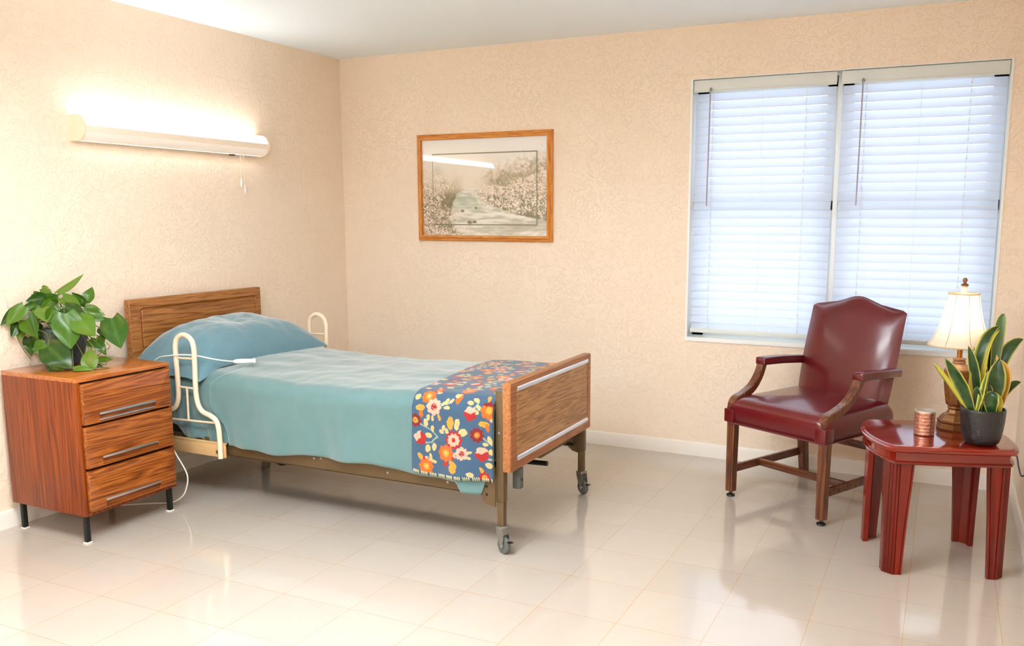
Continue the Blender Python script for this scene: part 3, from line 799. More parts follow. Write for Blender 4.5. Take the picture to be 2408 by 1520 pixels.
STEM = [((150, 562), (240, 590), (286, 628), (240, 672), (190, 682)), ((515, 440), (545, 425), (560, 400)), ((600, 612), (640, 640), (680, 660)), ((600, 740), (650, 742), (690, 735)), ((300, 420), (350, 420), (385, 390))]
def inell(px, py, e):
    dx, dy = px-e[0], py-e[1]; c, s = math.cos(e[4]), math.sin(e[4])
    return ((dx*c+dy*s)/e[2])**2+((-dx*s+dy*c)/e[3])**2 < 1
def motif(px, py):
    c = BL
    for st in STEM:
        for (ax, ay), (bx, by) in zip(st, st[1:]):
            L = (bx-ax)**2+(by-ay)**2; t = clamp(((px-ax)*(bx-ax)+(py-ay)*(by-ay))/L)
            if math.hypot(px-ax-t*(bx-ax), py-ay-t*(by-ay)) < 4.5: c = (.62, .70, .62)
    for e in PET:
        if abs(px-e[0]) < 46 and abs(py-e[1]) < 46 and inell(px, py, e):
            c = e[5]
            if abs(px-e[0])+abs(py-e[1]) < 5: c = mix3(e[5], OR, .4)
    for x, y, r, a in TUL:
        dx, dy = px-x, py-y; d = math.hypot(dx, dy)
        if d < r:
            th = math.atan2(dy, dx)-a
            if d < r*(.78+.2*abs(math.cos(2.5*th))):
                c = RD if math.cos(th+PI*.7) < .35 else PK
    for x, y, r, n, co, ci, ri, cc, rc in FLW:
        dx, dy = px-x, py-y; d = math.hypot(dx, dy)/r
        if d < 1.05:
            th = math.atan2(dy, dx)
            if d < .80+.22*abs(math.cos(n*th/2)): 
                c = co
                if co == OR and dy < -.45*r and x > 500: c = DR
                if d < ri*(1+.1*math.cos(n*th)): c = ci
                if d < rc: c = cc
                if ci == RD and d < ri and math.sin(dx*.9)*math.sin(dy*.9) > .55: c = PK
    return c
def fabric(px, py):
    n = noise.noise(Vector((px*.05, py*.05, 0)))*5
    px += n; py += n*.6
    row = math.floor((880-py)/540.)
    qy = py+row*540; qx = px-row*230
    qx = (qx-105) % 590+105
    c = motif(qx, qy)
    return lin(tuple(x*.84 for x in c))
m = MB(); NB, NSB = 165, 560; info = []
def blk(a, b):
    hn = .327; 
    x0 = 1.782
    y, z, arc = section(1.9, b, hn, .40, off=.010, wav=0)
    xl = lerp(1.775, 1.690, sstep(-1.80, -.93, y)) 
    x = lerp(xl, 2.166, a)
    hb_ = hn-.006*math.sin(a*5)-.010*a
    y, z, arc = section(x, b, hb_, .40, off=.010, wav=.0)
    k = clamp((.60-z)/.28)
    if y < -1.8: y -= .004+k**1.2*(.010+.010*math.sin(x*13+1.3)+.006*math.sin(x*31+z*6))+.004*math.sin(x*22)*k
    z += noise.noise(Vector((x*8, y*8, 4)))*.004 if y > -1.8 else 0
    info.append(((x-1.782)/.40*570+112, 876-arc*1480))
    return (x, y, z)
m.grid(blk, NB, NSB)
cols = [fabric(*p) for p in info]
bk = m.build('floral_blanket', BLANKET, ang=180, cols=cols)
md = bk.modifiers.new('thick', 'SOLIDIFY'); md.thickness = .006; md.offset = 1
tag(bk, 'blue fleece blanket with red and orange flowers folded across the bed foot', 'blanket')
m = MB()
for k in range(46):
    a = k/45; x = lerp(1.786, 2.160, a); z = .327-.006*math.sin(a*5)-.010*a
    y = -1.856-.004-(.010+.010*math.sin(x*13+1.3)+.006*math.sin(x*31+z*6))-.004*math.sin(x*22)-.006
    if k % 5 == 4: continue
    m.tube([(x, y, z+.008), (x+.004, y-.002, z), (x+.001, y+.003, z-.006)], .0022, 6)
m.build('hem_stitching', STITCH, bk)

# call button on its cord, hooked over the rail
root = empty('call_button', (.70, -1.72, .68), 0, 'white plastic call button on a cord lying across the bedspread', 'call button')
def rel(o, p): return tuple(p[i]-o.location[i] for i in range(3))
m = MB(); m.tube([rel(root, p) for p in ((.22, -1.885, .56), (.25, -1.893, .66), (.31, -1.898, .715), (.40, -1.900, .735), (.47, -1.888, .742), (.53, -1.862, .738), (.585, -1.80, .715), (.615, -1.745, .700), (.632, -1.715, .695))], .0032, 8)
m.build('cord', CORDW, root)
m = MB(); pts = [Vector(rel(root, p)) for p in ((.628, -1.722, .6945), (.650, -1.695, .693), (.682, -1.655, .691), (.695, -1.640, .690))]
m.tube(pts, lambda t: interp([(0, .005), (.12, .010), (.3, .0125), (.55, .012), (.75, .0105), (.85, .0145), (1, .011)], t), 14)
m.build('handset', WHITE, root)

# cords near nightstand
m = MB(); m.tube([(.30, -1.95, .35), (.42, -1.96, .31), (.475, -1.965, .255), (.535, -1.965, .17), (.525, -1.965, .10), (.49, -1.965, .05), (.42, -1.97, .012), (.33, -2.0, .005), (.22, -2.08, .005), (.12, -2.14, .005), (.05, -2.15, .05)], .0032, 8)
o = m.build('power_cord', CORDW); tag(o, 'white cord looping to the floor between nightstand and bed', 'cord')
m = MB(); m.tube([(.006, -2.47, 1.20), (.006, -2.451, 1.127), (.006, -2.423, .972), (.006, -2.386, .822), (.010, -2.33, .721), (.012, -2.30, .60), (.012, -2.28, .30), (.016, -2.28, .012), (.03, -2.27, .004)], .0030, 8)
o = m.build('cable', CORDW); tag(o, 'thin white cable running down the wall behind the pothos', 'cable')

# ------------------------------------------------------------------ pothos
PC = Vector((.150, -2.262, .731))
pot_root = empty('pothos_plant', PC, 0, 'trailing green pothos in a dark teal scaled pot on the nightstand', 'plant')
m = MB()
def scales(a, z):
    k = math.floor(z*95); return 1+.035*abs(math.sin(a*11+(k % 2)*PI/2))*(.4+.6*((z*95) % 1))
m.lathe([(.040, 0), (.058, .003)]+[(.060+.032*math.sin(PI*.5*t/40), .004+.165*t/40) for t in range(1, 41)]+[(.090, .172), (.084, .174), (.080, .150)], 96, fn=scales, cap=True)
m.build('pot', POTN, pot_root, ang=180)
m = MB(); m.lathe([(.079, .150), (.06, .158), (.02, .160)], 24); m.build('soil', SOIL, pot_root)
def leaf_mat(name, stops, rough=.3, trans=.25, noise_amt=.0):
    m = bpy.data.materials.new(name); m.use_nodes = True; nt = m.node_tree; nt.nodes.clear()
    out = nt.nodes.new('ShaderNodeOutputMaterial'); b = N(nt, 'ShaderNodeBsdfPrincipled')
    at = N(nt, 'ShaderNodeAttribute', attribute_name='paint'); b.inputs['Roughness'].default_value = rough
    b.inputs['Specular IOR Level'].default_value = .5
    nt.links.new(at.outputs['Color'], b.inputs['Base Color'])
    t = N(nt, 'ShaderNodeBsdfTranslucent'); nt.links.new(at.outputs['Color'], t.inputs['Color'])
    mx = N(nt, 'ShaderNodeMixShader'); mx.inputs[0].default_value = trans
    nt.links.new(b.outputs[0], mx.inputs[1]); nt.links.new(t.outputs[0], mx.inputs[2]); nt.links.new(mx.outputs[0], out.inputs[0])
    return m
LEAF = leaf_mat('pothos_leaf', None, .28, .28)
SLEAF = leaf_mat('snake_plant_leaf', None, .35, .2)
CAMP = Vector((3.8151, -4.8979, 1.4089)); YAW, PITCH, ROLL, FPX, CXP, CYP = -.43438, -.14857, .00069, 2024.96, 1283.65, 812.67
_f = Vector((math.sin(YAW)*math.cos(PITCH), math.cos(YAW)*math.cos(PITCH), math.sin(PITCH)))
_r0 = Vector((math.cos(YAW), -math.sin(YAW), 0)); _u0 = _r0.cross(_f)
_r = _r0*math.cos(ROLL)+_u0*math.sin(ROLL); _u = -_r0*math.sin(ROLL)+_u0*math.cos(ROLL)
def P3(px, py, ref, fwd=0.):
    """point of the place seen at px,py, FWD metres nearer the viewer than REF"""
    d = _f+_r*((px-CXP)/FPX)-_u*((py-CYP)/FPX)
    t = ((ref-CAMP).dot(_f)-fwd)/d.dot(_f)
    return CAMP+d*t
# base px, tip px, width px, depth offset base, tip, fold, roll(yaw of blade), tone   (pixels of the 2408 frame)
def cr(x, y): return (x/5.847, 640+y/5.847)
PL = [
 ((900, 575), (975, 1060), 370, .16, .20, .10, 0), ((1530, 640), (1665, 1055), 330, .02, .08, .10, 0), ((1070, 640), (1310, 890), 300, .14, .16, .18, .1),
 ((665, 1030), (990, 1330), 380, .18, .20, .05, 0), ((1240, 1330), (1250, 1050), 215, .16, .12, .10, .3), ((640, 1010), (470, 1110), 240, .17, .18, .1, 0),
 ((700, 1300), (900, 1400), 190, .2, .2, .05, -.4), ((1010, 1345), (1290, 1380), 120, .2, .18, .1, .6), ((690, 1330), (650, 1400), 150, .2, .2, .1, -.3),
 ((800, 290), (1155, 25), 130, .0, -.04, .25, .8), ((1190, 400), (1270, 205), 160, .03, .02, .3, .4), ((1180, 440), (985, 280), 150, .03, .04, .3, .6),
 ((860, 350), (1120, 480), 170, .06, .08, .2, .2), ((900, 480), (1180, 610), 200, .10, .12, .1, .2), ((1200, 490), (1450, 600), 130, .05, .02, .2, .2),
 ((1170, 520), (1440, 680), 190, .06, .04, .15, .2), ((660, 400), (800, 310), 190, .06, .04, .1, -.3), ((690, 330), (540, 240), 150, .04, .02, .2, .2),
 ((640, 370), (350, 400), 190, .04, .10, .2, -.2), ((580, 215), (670, 212), 60, .0, .0, .2, .2), ((700, 400), (560, 520), 120, .10, .12, .15, .2),
 ((500, 470), (320, 470), 130, .1, .12, .2, .2), ((330, 480), (75, 740), 190, .12, .16, .25, -.2), ((250, 490), (5, 740), 130, .12, .16, .3, -.2),
 ((590, 500), (650, 700), 220, .12, .16, .15, .0), ((740, 520), (640, 700), 170, .13, .15, .1, .3), ((430, 580), (520, 920), 80, .16, .2, .3, .1),
 ((360, 660), (500, 900), 240, .10, .14, .1, 0), ((250, 700), (150, 900), 150, .10, .14, .2, .2), ((310, 760), (250, 940), 120, .08, .12, .2, .2),
 ((420, 540), (560, 470), 160, .1, .1, .1, .1), ((330, 900), (430, 1160), 170, .02, .06, .1, .1), ((800, 560), (870, 520), 130, .04, .02, .1, .1),
 ((1400, 780), (1470, 930), 150, .0, .02, .2, .2), ((1360, 880), (1440, 970), 110, .02, .0, .2, .1), ((1230, 940), (1340, 1050), 140, .06, .06, .2, .1),
 ((1330, 960), (1460, 1150), 130, .06, .06, .2, .1), ((1340, 1200), (1560, 1200), 80, .08, .02, .25, .1), ((1300, 1280), (1420, 1300), 60, .12, .10, .2, .1),
 ((540, 560), (430, 620), 140, .12, .12, .2, .1), ((760, 440), (700, 560), 170, .08, .1, .1, .1), ((460, 300), (600, 380), 110, .03, .05, .2, .0),
 ((1080, 560), (960, 560), 150, .08, .08, .1, .0), ((480, 720), (560, 880), 150, .05, .06, .1, .0), ((560, 640), (450, 560), 150, .06, .06, .1, 0),
 ((640, 860), (540, 960), 180, .0, .02, .1, .0), ((540, 980), (620, 1100), 170, .02, .04, .1, .0),
]
GRN = [(.30, .50, .07), (.22, .42, .05), (.40, .58, .12), (.16, .34, .05), (.48, .62, .20)]
m = MB(); cols = []
sm = MB()
def heart(t):
    return 1.0*(math.sin(PI*min(1, t**.62))**.85)*(1-.25*t)+.0
crown = PC+Vector((0, 0, .165))
for i, (b0, t0, wpx, fb_, ft, fold, twist) in enumerate(PL):
    bx, by = cr(*b0); tx, ty = cr(*t0)
    A = P3(bx, by, PC, fb_); Bp = P3(tx, ty, PC, ft)
    for q in (A, Bp):
        if q.x < .012: q.x = .012
        if .03 < q.x < .53 and -2.5 < q.y < -2.02 and q.z < .737: q.z = .737
    ax = (Bp-A); L = ax.length; ax.normalize()
    view = (CAMP-A).normalized()
    side = ax.cross(view).normalized(); nrm = side.cross(ax).normalized()
    if nrm.dot(view) < 0: nrm = -nrm
    side = (side*math.cos(twist)+nrm*math.sin(twist)).normalized(); nrm = side.cross(ax).normalized()
    if nrm.dot(view) < 0: nrm = -nrm
    wd = wpx/5.847/FPX*(A-CAMP).dot(_f)/2
    nu, nv = 12, 8; base = GRN[i % 5]; rn = random.random()*9
    bendk = random.uniform(-.10, .16)*L
    o = len(m.v); vs = []
    for a in range(nu+1):
        t = a/nu
        wdt = wd*1.06*(math.sin(PI*(t*.93+.07)**.66))**.9 if t < 1 else 0
        back = .14*L*math.exp(-(t/.08)**2)
        for bb in range(nv+1):
            s = bb/nv*2-1
            p = A+ax*(L*t-back*abs(s)**1.3*.9)+side*(wdt*s)+nrm*(bendk*math.sin(PI*t)+fold*wdt*abs(s)*.9*(1)+.10*wdt*math.sin(5*t+3*s+rn))
            if p.x < .006: p.x = .006
            if p.z < .735 and p.x < .54: p.z = .735+.002*random.random()
            vs.append(p-PC)
            vein = 1-sstep(.0, .10, abs(s)); strk = .5+.5*math.sin(t*16-abs(s)*9)
            yel = clamp(noise.noise(Vector((t*3+rn, s*2, rn)))*1.5-.35)
            c = mix3(base, (.56, .68, .30), .35*vein+.10*strk)
            c = mix3(c, (.70, .62, .22), .6*yel)
            cols.append(lin(tuple(clamp(x*.86) for x in c)))
    w = nv+1
    m.add(vs, [(a*w+bb, (a+1)*w+bb, (a+1)*w+bb+1, a*w+bb+1) for a in range(nu) for bb in range(nv)])
    # petiole
    start = crown+Vector((random.uniform(-.04, .04), random.uniform(-.05, .05), -.01))
    mid = (start+A)/2+Vector((0, 0, .03 if A.z > .80 else .06))
    sm.tube([start-PC, mid-PC, A-PC], .0022, 6)
for pts in (((1200, 940), (1300, 1050), (1310, 1160), (1420, 1090), (1510, 1030), (1460, 970)), ((1330, 1220), (1450, 1280), (1480, 1180), (1560, 1165)), ((1060, 1350), (1350, 1310), (1510, 1365)),
            ((1200, 700), (1180, 560), (1195, 420)), ((880, 700), (880, 480), (860, 350)), ((660, 1030), (650, 860), (480, 780)), ((680, 770), (560, 600), (250, 490))):
    q = []
    for a in pts:
        p = P3(*cr(*a), PC, .12)
        if p.x < .012: p.x = .012
        if p.z < .735: p.z = .735
        q.append(p-PC)
    sm.tube(q, .0020, 6)
fo = m.build('foliage', LEAF, pot_root, ang=180, cols=cols)
sm.build('stems', simple('pothos_stem', rgb(96, 104, 40), .5), pot_root)

# ------------------------------------------------------------------ armchair
CH = R(-27.5); CO = Vector((3.124, -.785, 0))
ch = empty('armchair', CO, CH, 'burgundy leather armchair with dark wooden legs in front of the window', 'armchair')
def tapleg(m_, p0, p1, w0, w1, bev=.004):
    """square leg from p0 (bottom) to p1 (top) with widths w0,w1 (x,y)"""
    rings = []
    for p, w in ((p0, w0), (p1, w1)):
        hx_, hy_ = w[0]/2, w[1]/2
        rings.append([(p[0]+a, p[1]+b, p[2]) for a, b in ((-hx_+bev, -hy_), (hx_-bev, -hy_), (hx_, -hy_+bev), (hx_, hy_-bev), (hx_-bev, hy_), (-hx_+bev, hy_), (-hx_, hy_-bev), (-hx_, -hy_+bev))])
    m_.loft(rings)
for s in (-1, 1):
    m = MB(); tapleg(m, (s*.268, .004, .028), (s*.268, .006, .392), (.042, .042), (.046, .046))
    m.tube([(s*.268-.010, -.0175, .04), (s*.268-.010, -.0165, .385)], .0025, 6, smooth=False); m.tube([(s*.268+.010, -.0175, .04), (s*.268+.010, -.0165, .385)], .0025, 6, smooth=False)
    lg = m.build('front_leg', CHWOOD, ch, ang=25)
    m = MB(); m.lathe([(.018, 0), (.022, .004), (.020, .010), (.008, .014), (.008, .028)], 20, (s*.268, .004)); m.build('glide', BLACKP, lg)
    m = MB(); tapleg(m, (s*.250, .592, 0), (s*.235, .525, .400), (.040, .042), (.046, .055)); m.build('rear_leg', CHWOOD, ch, ang=25)
    m = MB(); m.box(min(s*.252, s*.270), max(s*.252, s*.270), .028, .575, .125, .165, bev=.003); m.build('side_stretcher', CHWOODX, ch)
m = MB(); m.box(-.255, .255, .20, .222, .128, .163, bev=.003); m.build('cross_stretcher', CHWOODX, ch)
m = MB(); m.box(-.225, .225, .555, .575, .235, .272, bev=.003); m.build('rear_stretcher', CHWOODX, ch)
# seat: rail band + crowned cushion
m = MB(); rings = []
def sq(hx_, y0, y1, r, z, n=7):
    yc = (y0+y1)/2; return [(a, b+yc, z) for a, b in rrect(2*hx_, y1-y0, r, n)]
SEC = [(.280, -.014, .545, .03, .386), (.290, -.024, .550, .03, .392), (.292, -.027, .552, .035, .44), (.294, -.032, .550, .045, .462), (.290, -.031, .547, .055, .482), (.277, -.020, .540, .06, .500), (.256, .002, .53, .07, .513)]
for a in SEC: rings.append(sq(*a))
for k in range(1, 9):
    t = k/8; sc = 1-t
    rings.append(sq(max(.004, .256*sc), lerp(.002, .25, t), lerp(.53, .26, t), max(.002, .06*sc), .513+.022*(1-(1-t)**2)))
m.loft(rings, True, True)
st = m.build('seat', LEATHER, ch, ang=60)
m = MB(); pts = [(a, b+.26, .389) for a, b in rrect(.586, .578, .03, 5)]; m.tube(pts, .0035, 6, closed=True, smooth=False); m.build('welt', LEATHER, st)
# back
m = MB()
def backshape(zz):
    t = clamp((zz-.43)/(.975-.43))
    hwid = interp([(0, .252), (.2, .264), (.5, .270), (.8, .268), (.95, .268), (1, .265)], t)
    yf_ = .470+.135*t**1.15
    return hwid, yf_
rings = []
NR = 30
def topz(u):  # camel back
    u = abs(u); return .957+.050*math.exp(-(u/.52)**2*1.6)-.012*math.exp(-((u-.78)/.14)**2)-.016*sstep(.93, 1, u)
for k in range(NR+1):
    t = k/NR; ring = []
    n = 24
    for j in range(n+1):                   # front face, left to right
        u = -1+2*j/n; zt = topz(u); z = lerp(.425, zt, t)
        hwid, yf_ = backshape(z)
        pu = 1-abs(u)**5
        pt = (1-max(0, (t-.82)/.18)**2.2)
        bul = .024*(1-u*u)*(math.sin(PI*clamp(t*.9+.05))**.5)
        y = yf_+.030-.030*pu*max(.0, pt)**.5-bul
        ring.append((u*hwid+.006, y, z))
    for j in range(n+1):                   # rear face, back again
        u = 1-2*j/n; zt = topz(u); z = lerp(.425, zt, t)
        hwid, yf_ = backshape(z)
        pt = (1-max(0, (t-.90)/.10)**2.2)
        pu = 1-abs(u)**8
        ring.append((u*hwid+.006, yf_+.030+.050*pu*max(.0, pt)**.5, z))
    rings.append(ring)
m.loft(rings, True, True)
bk_ = m.build('backrest', LEATHER, ch, ang=60)
for u0, du in ((.66, .05), (.74, .045), (-.70, -.04)):
    m = MB(); pts = []
    for k in range(7):
        u = u0+du*k/6*3.2; zt = topz(min(1, abs(u))); 
        hwid, yf_ = backshape(zt); pts.append((u*hwid, yf_+.012+.006*k-.0, zt-.006-.004*abs(k-3)))
    m.tube(pts, lambda t: .004*math.sin(PI*clamp(t, .05, .95)), 6)
    m.build('gathered_pleat', LEATHER, bk_)
# arms: leather pad and swept wooden support
for s in (-1, 1):
    m = MB(); rings = []
    for k in range(13):
        t = k/12; y = lerp(.212, .590, t); z = lerp(.674, .650, t)+.004*math.sin(PI*t)
        hwid = .030*(1-.35*max(0, (t-.6)/.4)); hth = .021
        if k == 0: hwid *= .7; hth *= .6
        if k == 1: y -= .026; hwid *= .98; hth *= .95
        xo = s*(.280-.012*max(0, (t-.5)/.5))
        rings.append([(xo+a, y, z+b) for a, b in rrect(2*hwid, 2*hth, min(hth, hwid)*.55, 4)])
    m.loft(rings); pd = m.build('arm_pad', LEATHER, ch, ang=50)
    m = MB(); rings = []
    C = catmull([Vector(p) for p in ((s*.264, -.002, .455), (s*.264, .008, .492), (s*.267, .070, .514), (s*.272, .145, .548), (s*.277, .200, .600), (s*.280, .232, .658))], 6)
    m2 = len(C)
    for i, p in enumerate(C):
        t = i/(m2-1); tg = (C[min(i+1, m2-1)]-C[max(i-1, 0)]).normalized()
        sx = Vector((1, 0, 0)); nn = tg.cross(sx).normalized()
        wx = .021; wn = interp([(0, .027), (.2, .025), (.4, .021), (1, .016)], t)
        rings.append([p+sx*(a*wx)+nn*(b*wn) for a, b in ((-1, -.8), (-.8, -1), (.8, -1), (1, -.8), (1, .8), (.8, 1), (-.8, 1), (-1, .8))])
    m.loft(rings); m.build('arm_support', CHWOOD, ch, ang=35)
    m = MB(); m.box(s*.266-.029, s*.266+.029, -.034, .034, .391, .458, bev=.004); m.build('corner_wrap', LEATHER, ch)

# ------------------------------------------------------------------ side table
TC = Vector((3.8185, -1.106, 0)); TR_ = R(17.5)
tb = empty('side_table', TC, TR_, 'glossy red cherry side table with bowed ends holding the lamp', 'table')
def toutline(inset, n=14):
    a = .224-inset*.6; d = .240-inset; bul = .285-inset; pts = []
    for k in range(n+1):          # front edge, gently bowed
        t = k/n; pts.append((lerp(-a, a, t), -d-.008*math.sin(PI*t)))
    for k in range(1, n):         # right end
        t = k/n; pts.append((a+(bul-a)*math.sin(PI*t)**.75, lerp(-d, d, t)))
    for k in range(n+1):
        t = k/n; pts.append((lerp(a, -a, t), d+.008*math.sin(PI*t)))
    for k in range(1, n):
        t = k/n; pts.append((-a-(bul-a)*math.sin(PI*t)**.75, lerp(d, -d, t)))
    return pts
def rg(ins, z): return [(x, y, z) for x, y in toutline(ins)]
m = MB(); m.loft([rg(.018, .506), rg(.006, .507), rg(.001, .511), rg(0, .515), rg(.001, .519), rg(.006, .522), rg(.009, .523), rg(.010, .526), rg(.014, .529), rg(.020, .530)])
m.build('top', CHERRY, tb, ang=28)
m = MB(); m.loft([rg(.024, .507), rg(.024, .470), rg(.015, .468), rg(.012, .465), rg(.015, .461), rg(.020, .459), rg(.022, .456), rg(.026, .454)]); m.build('apron', CHERRY, tb, ang=28)
def corner_leg(sx, sy):
    # bracket-shaped leg: two wings and a reeded diagonal face, tapering down
    m = MB(); rings = []
    for t in (0, .3, .6, .8, .92, 1):
        z = .454*t
        w = interp([(0, .068), (.5, .078), (.85, .090), (1, .093)], t)      # wing width
        ox, oy = .229, .211                                                # outer corner
        c = .030; th = .020
        # plan points relative to the outer corner, x inward, y inward
        pl = [(w, 0), (w-.006, 0), (w-.008, .003), (w-.010, 0), (c+.012, 0), (c+.010, .003), (c+.008, 0), (c, 0)]
        for q in range(1, 12):      # beads across the diagonal
            f = q/12; bx = c*(1-f); by = c*f; bead = -.0055*abs(math.sin(f*PI*3))
            pl.append((bx-bead*.7-.0015, by-bead*.7-.0015))
        pl += [(0, c), (0, c+.008), (.003, c+.010), (0, c+.012), (0, w-.010), (.003, w-.008), (0, w-.006), (0, w), (th, w), (th, c+.012), (c+.012, th), (w, th)]
        rings.append([(sx*(ox-a), sy*(oy-b), z) for a, b in pl])
    m.loft(rings); lg = m.build('leg', CHERRYL, tb, ang=25)
    return lg
for sx in (-1, 1):
    for sy in (-1, 1): corner_leg(sx, sy)

# ------------------------------------------------------------------ lamp
LP = Vector((3.888, -.985, .530))
lp = empty('table_lamp', LP, TR_, 'bronze urn table lamp with a lit cream bell shade on the cherry side table', 'lamp')
def octo(r, z, sq_=1.): return [(r*math.cos(R(22.5+45*k)), r*math.sin(R(22.5+45*k)), z) for k in range(8)]
m = MB(); m.loft([octo(.070, 0), octo(.072, .006), octo(.070, .012), octo(.067, .028), octo(.070, .034), octo(.070, .038), octo(.064, .042), octo(.060, .050), octo(.054, .056), octo(.050, .062), octo(.036, .070), octo(.030, .080), octo(.028, .086)])
m.build('base', GOLDB, lp, ang=20)
m = MB()
def flute(a, z):
    if z < .235: 
        return 1-.035*abs(math.sin(a*12))
    return 1-.02*abs(math.sin(a*12))
m.lathe([(.028, .084), (.034, .092), (.030, .098), (.038, .104)]+[(interp([(0, .040), (.3, .047), (.7, .054), (1, .056)], k/20), .106+.144*k/20) for k in range(21)]+[(.050, .255)], 96, fn=flute)
m.build('urn', GOLDB, lp, ang=60)
for fc in range(4):
    m = MB()
    for q in range(6):
        for s in (-1, 1):
            a0 = R(22+90*fc); pts = []
            for k in range(7):
                t = k/6; z = .118+q*.022+.022*t; a = a0+s*R(9)*math.cos(PI*(q+t))
                r = interp([(.106, .042), (.15, .049), (.21, .0555), (.25, .0575)], z); pts.append((r*math.cos(a), r*math.sin(a), z))
            m.tube(pts, .0018, 5, smooth=False)
    m.build('lattice_pattern', GOLDS, lp)
m = MB(); m.lathe([(.050, .252), (.052, .256), (.046, .262), (.038, .270), (.026, .276), (.024, .280), (.028, .284), (.024, .288), (.020, .290), (.026, .295), (.026, .299), (.018, .302), (.012, .303)], 48, fn=lambda a, z: 1-.03*abs(math.sin(a*10)) if z < .275 else 1)
m.build('neck', simple('pale_bronze', rgb(178, 134, 98), .35, .4, bump=.2, bscale=80, var=.2), lp, ang=50)
m = MB(); m.tube([(0, 0, .300), (0, 0, .385)], .0105, 16, smooth=False); m.build('stem', GOLDS, lp)
m = MB(); m.lathe([(.012, .385), (.016, .39), (.016, .425), (.008, .43)], 20); m.build('socket', GOLDB, lp)
BULB = simple('bulb_glow', (1, .9, .75, 1), .3, emis=(1, .92, .80, 1), es=9)
m = MB(); m.lathe([(.010, .430), (.014, .440), (.027, .470), (.028, .485), (.020, .505), (.006, .514)], 24); m.build('bulb', BULB, lp)
# shade: bell, eight gored panels
m = MB()
SH = [(0, .126), (.03, .1235), (.12, .110), (.3, .093), (.5, .080), (.7, .0705), (.85, .0645), (1, .0600)]
def shade_r(t, a):
    r = interp(SH, t); seg = (a/(PI/4)) % 1; return r*(1-.030*(1-abs(2*seg-1))*(1-.2*t)*1.0)
nA = 64
rings = []
for k in range(25):
    t = k/24; rings.append([(shade_r(t, 2*PI*j/nA)*math.cos(2*PI*j/nA), shade_r(t, 2*PI*j/nA)*math.sin(2*PI*j/nA), .355+.213*t) for j in range(nA)])
m.loft(rings, True, False)
sh = m.build('shade', SHADE, lp, ang=60)
TRIMS = simple('shade_trim', rgb(214, 182, 140), .8); SEAMS = simple('shade_seam', rgb(176, 146, 120), .8)
for t, rr in ((0, .003), (1, .0028)):
    m = MB(); m.tube([(1.004*shade_r(t, 2*PI*j/nA)*math.cos(2*PI*j/nA), 1.004*shade_r(t, 2*PI*j/nA)*math.sin(2*PI*j/nA), .355+.213*t) for j in range(nA)], rr, 6, smooth=False, closed=True)
    m.build('shade_trim', TRIMS, sh)
for q in range(8):
    a = q*PI/4; m = MB()
    m.tube([(1.006*interp(SH, k/16)*math.cos(a), 1.006*interp(SH, k/16)*math.sin(a), .355+.213*k/16) for k in range(17)], .0010, 5, smooth=False)
    m.build('shade_seam', SEAMS, sh)
m = MB()
for k in range(3):
    a = k*2*PI/3; m.tube([(0, 0, .563), (.058*math.cos(a), .058*math.sin(a), .565)], .0015, 6, smooth=False)
m.tube([(0, 0, .42), (.05, 0, .45), (.052, 0, .53), (0, 0, .565)], .0014, 6); m.tube([(0, 0, .42), (-.05, 0, .45), (-.052, 0, .53), (0, 0, .565)], .0014, 6)
m.build('harp', CHROME, sh)
m = MB(); m.lathe([(.005, .562), (.008, .568), (.012, .580), (.014, .594), (.010, .600)], 24); fn_ = m.build('finial', FINW, lp)
m = MB(); m.lathe([(.010, .598), (.0165, .602), (.014, .606), (.006, .611), (.005, .614), (.0085, .619), (.0095, .624), (.007, .630), (.002, .633)], 24); lab(m.build('finial_knob', GOLDB, fn_), 'dark bronze finial knob')
# lamp cord over the table's far right edge to the wall
def tolp(p):
    d = Vector(p)-LP; c, s = math.cos(-TR_), math.sin(-TR_); return (d.x*c-d.y*s, d.x*s+d.y*c, d.z)
m = MB(); m.tube([tolp(p) for p in ((3.885, -.935, .534), (3.868, -.86, .534), (3.861, -.826, .520), (3.870, -.815, .46), (3.95, -.78, .41), (4.08, -.72, .40), (4.142, -.68, .375), (4.150, -.80, .347), (4.153, -.90, .338), (4.166, -.92, .345), (4.180, -1.02, .38), (4.184, -1.25, .36))], .0034, 8)
m.build('cord', CORDP, lp)
m = MB(); q = tolp((4.184, -1.25, .345)); m.box(q[0]-.008, q[0]+.006, q[1]-.012, q[1]+.012, q[2]-.014, q[2]+.014, bev=.003); m.build('plug', CORDP, lp)

# ------------------------------------------------------------------ candle cup
CP = Vector((3.774, -1.145, .530))
cup = empty('candle_holder', CP, 0, 'rose-gold textured glass candle holder with a scalloped silver rim', 'candle holder')
m = MB(); prof = [(.036, 0), (.0385, .003)]+[(.0385+.0006*math.sin(k*1.7), .003+.092*k/24) for k in range(1, 25)]
rings = []
for i, (r, z) in enumerate(prof):
    rings.append([(r*math.cos(2*PI*k/72)*(1+.004*noise.noise(Vector((k*.55, z*34, 0)))), r*math.sin(2*PI*k/72)*(1+.004*noise.noise(Vector((k*.55, z*34, 0)))), z) for k in range(72)])
m.loft(rings, True, False); m.f.append(tuple(range(71, -1, -1))); m.m.append(0)
m.build('holder_body', ROSE, cup, ang=70)
m = MB(); rings = []
for r, z, s in ((.0385, .094, 0), (.0392, .097, .3), (.0390, .1005, 1), (.0372, .1005, 1), (.0368, .096, .3), (.0362, .006, 0)):
    rings.append([(r*math.cos(2*PI*k/96), r*math.sin(2*PI*k/96), z+.0024*s*abs(math.sin(2*PI*k/96*10))) for k in range(96)])
m.loft(rings, True, False); m.f.append(tuple(len(m.v)-96+k for k in range(96))); m.m.append(0)
m.build('scalloped_rim', SILVL, cup, ang=70)

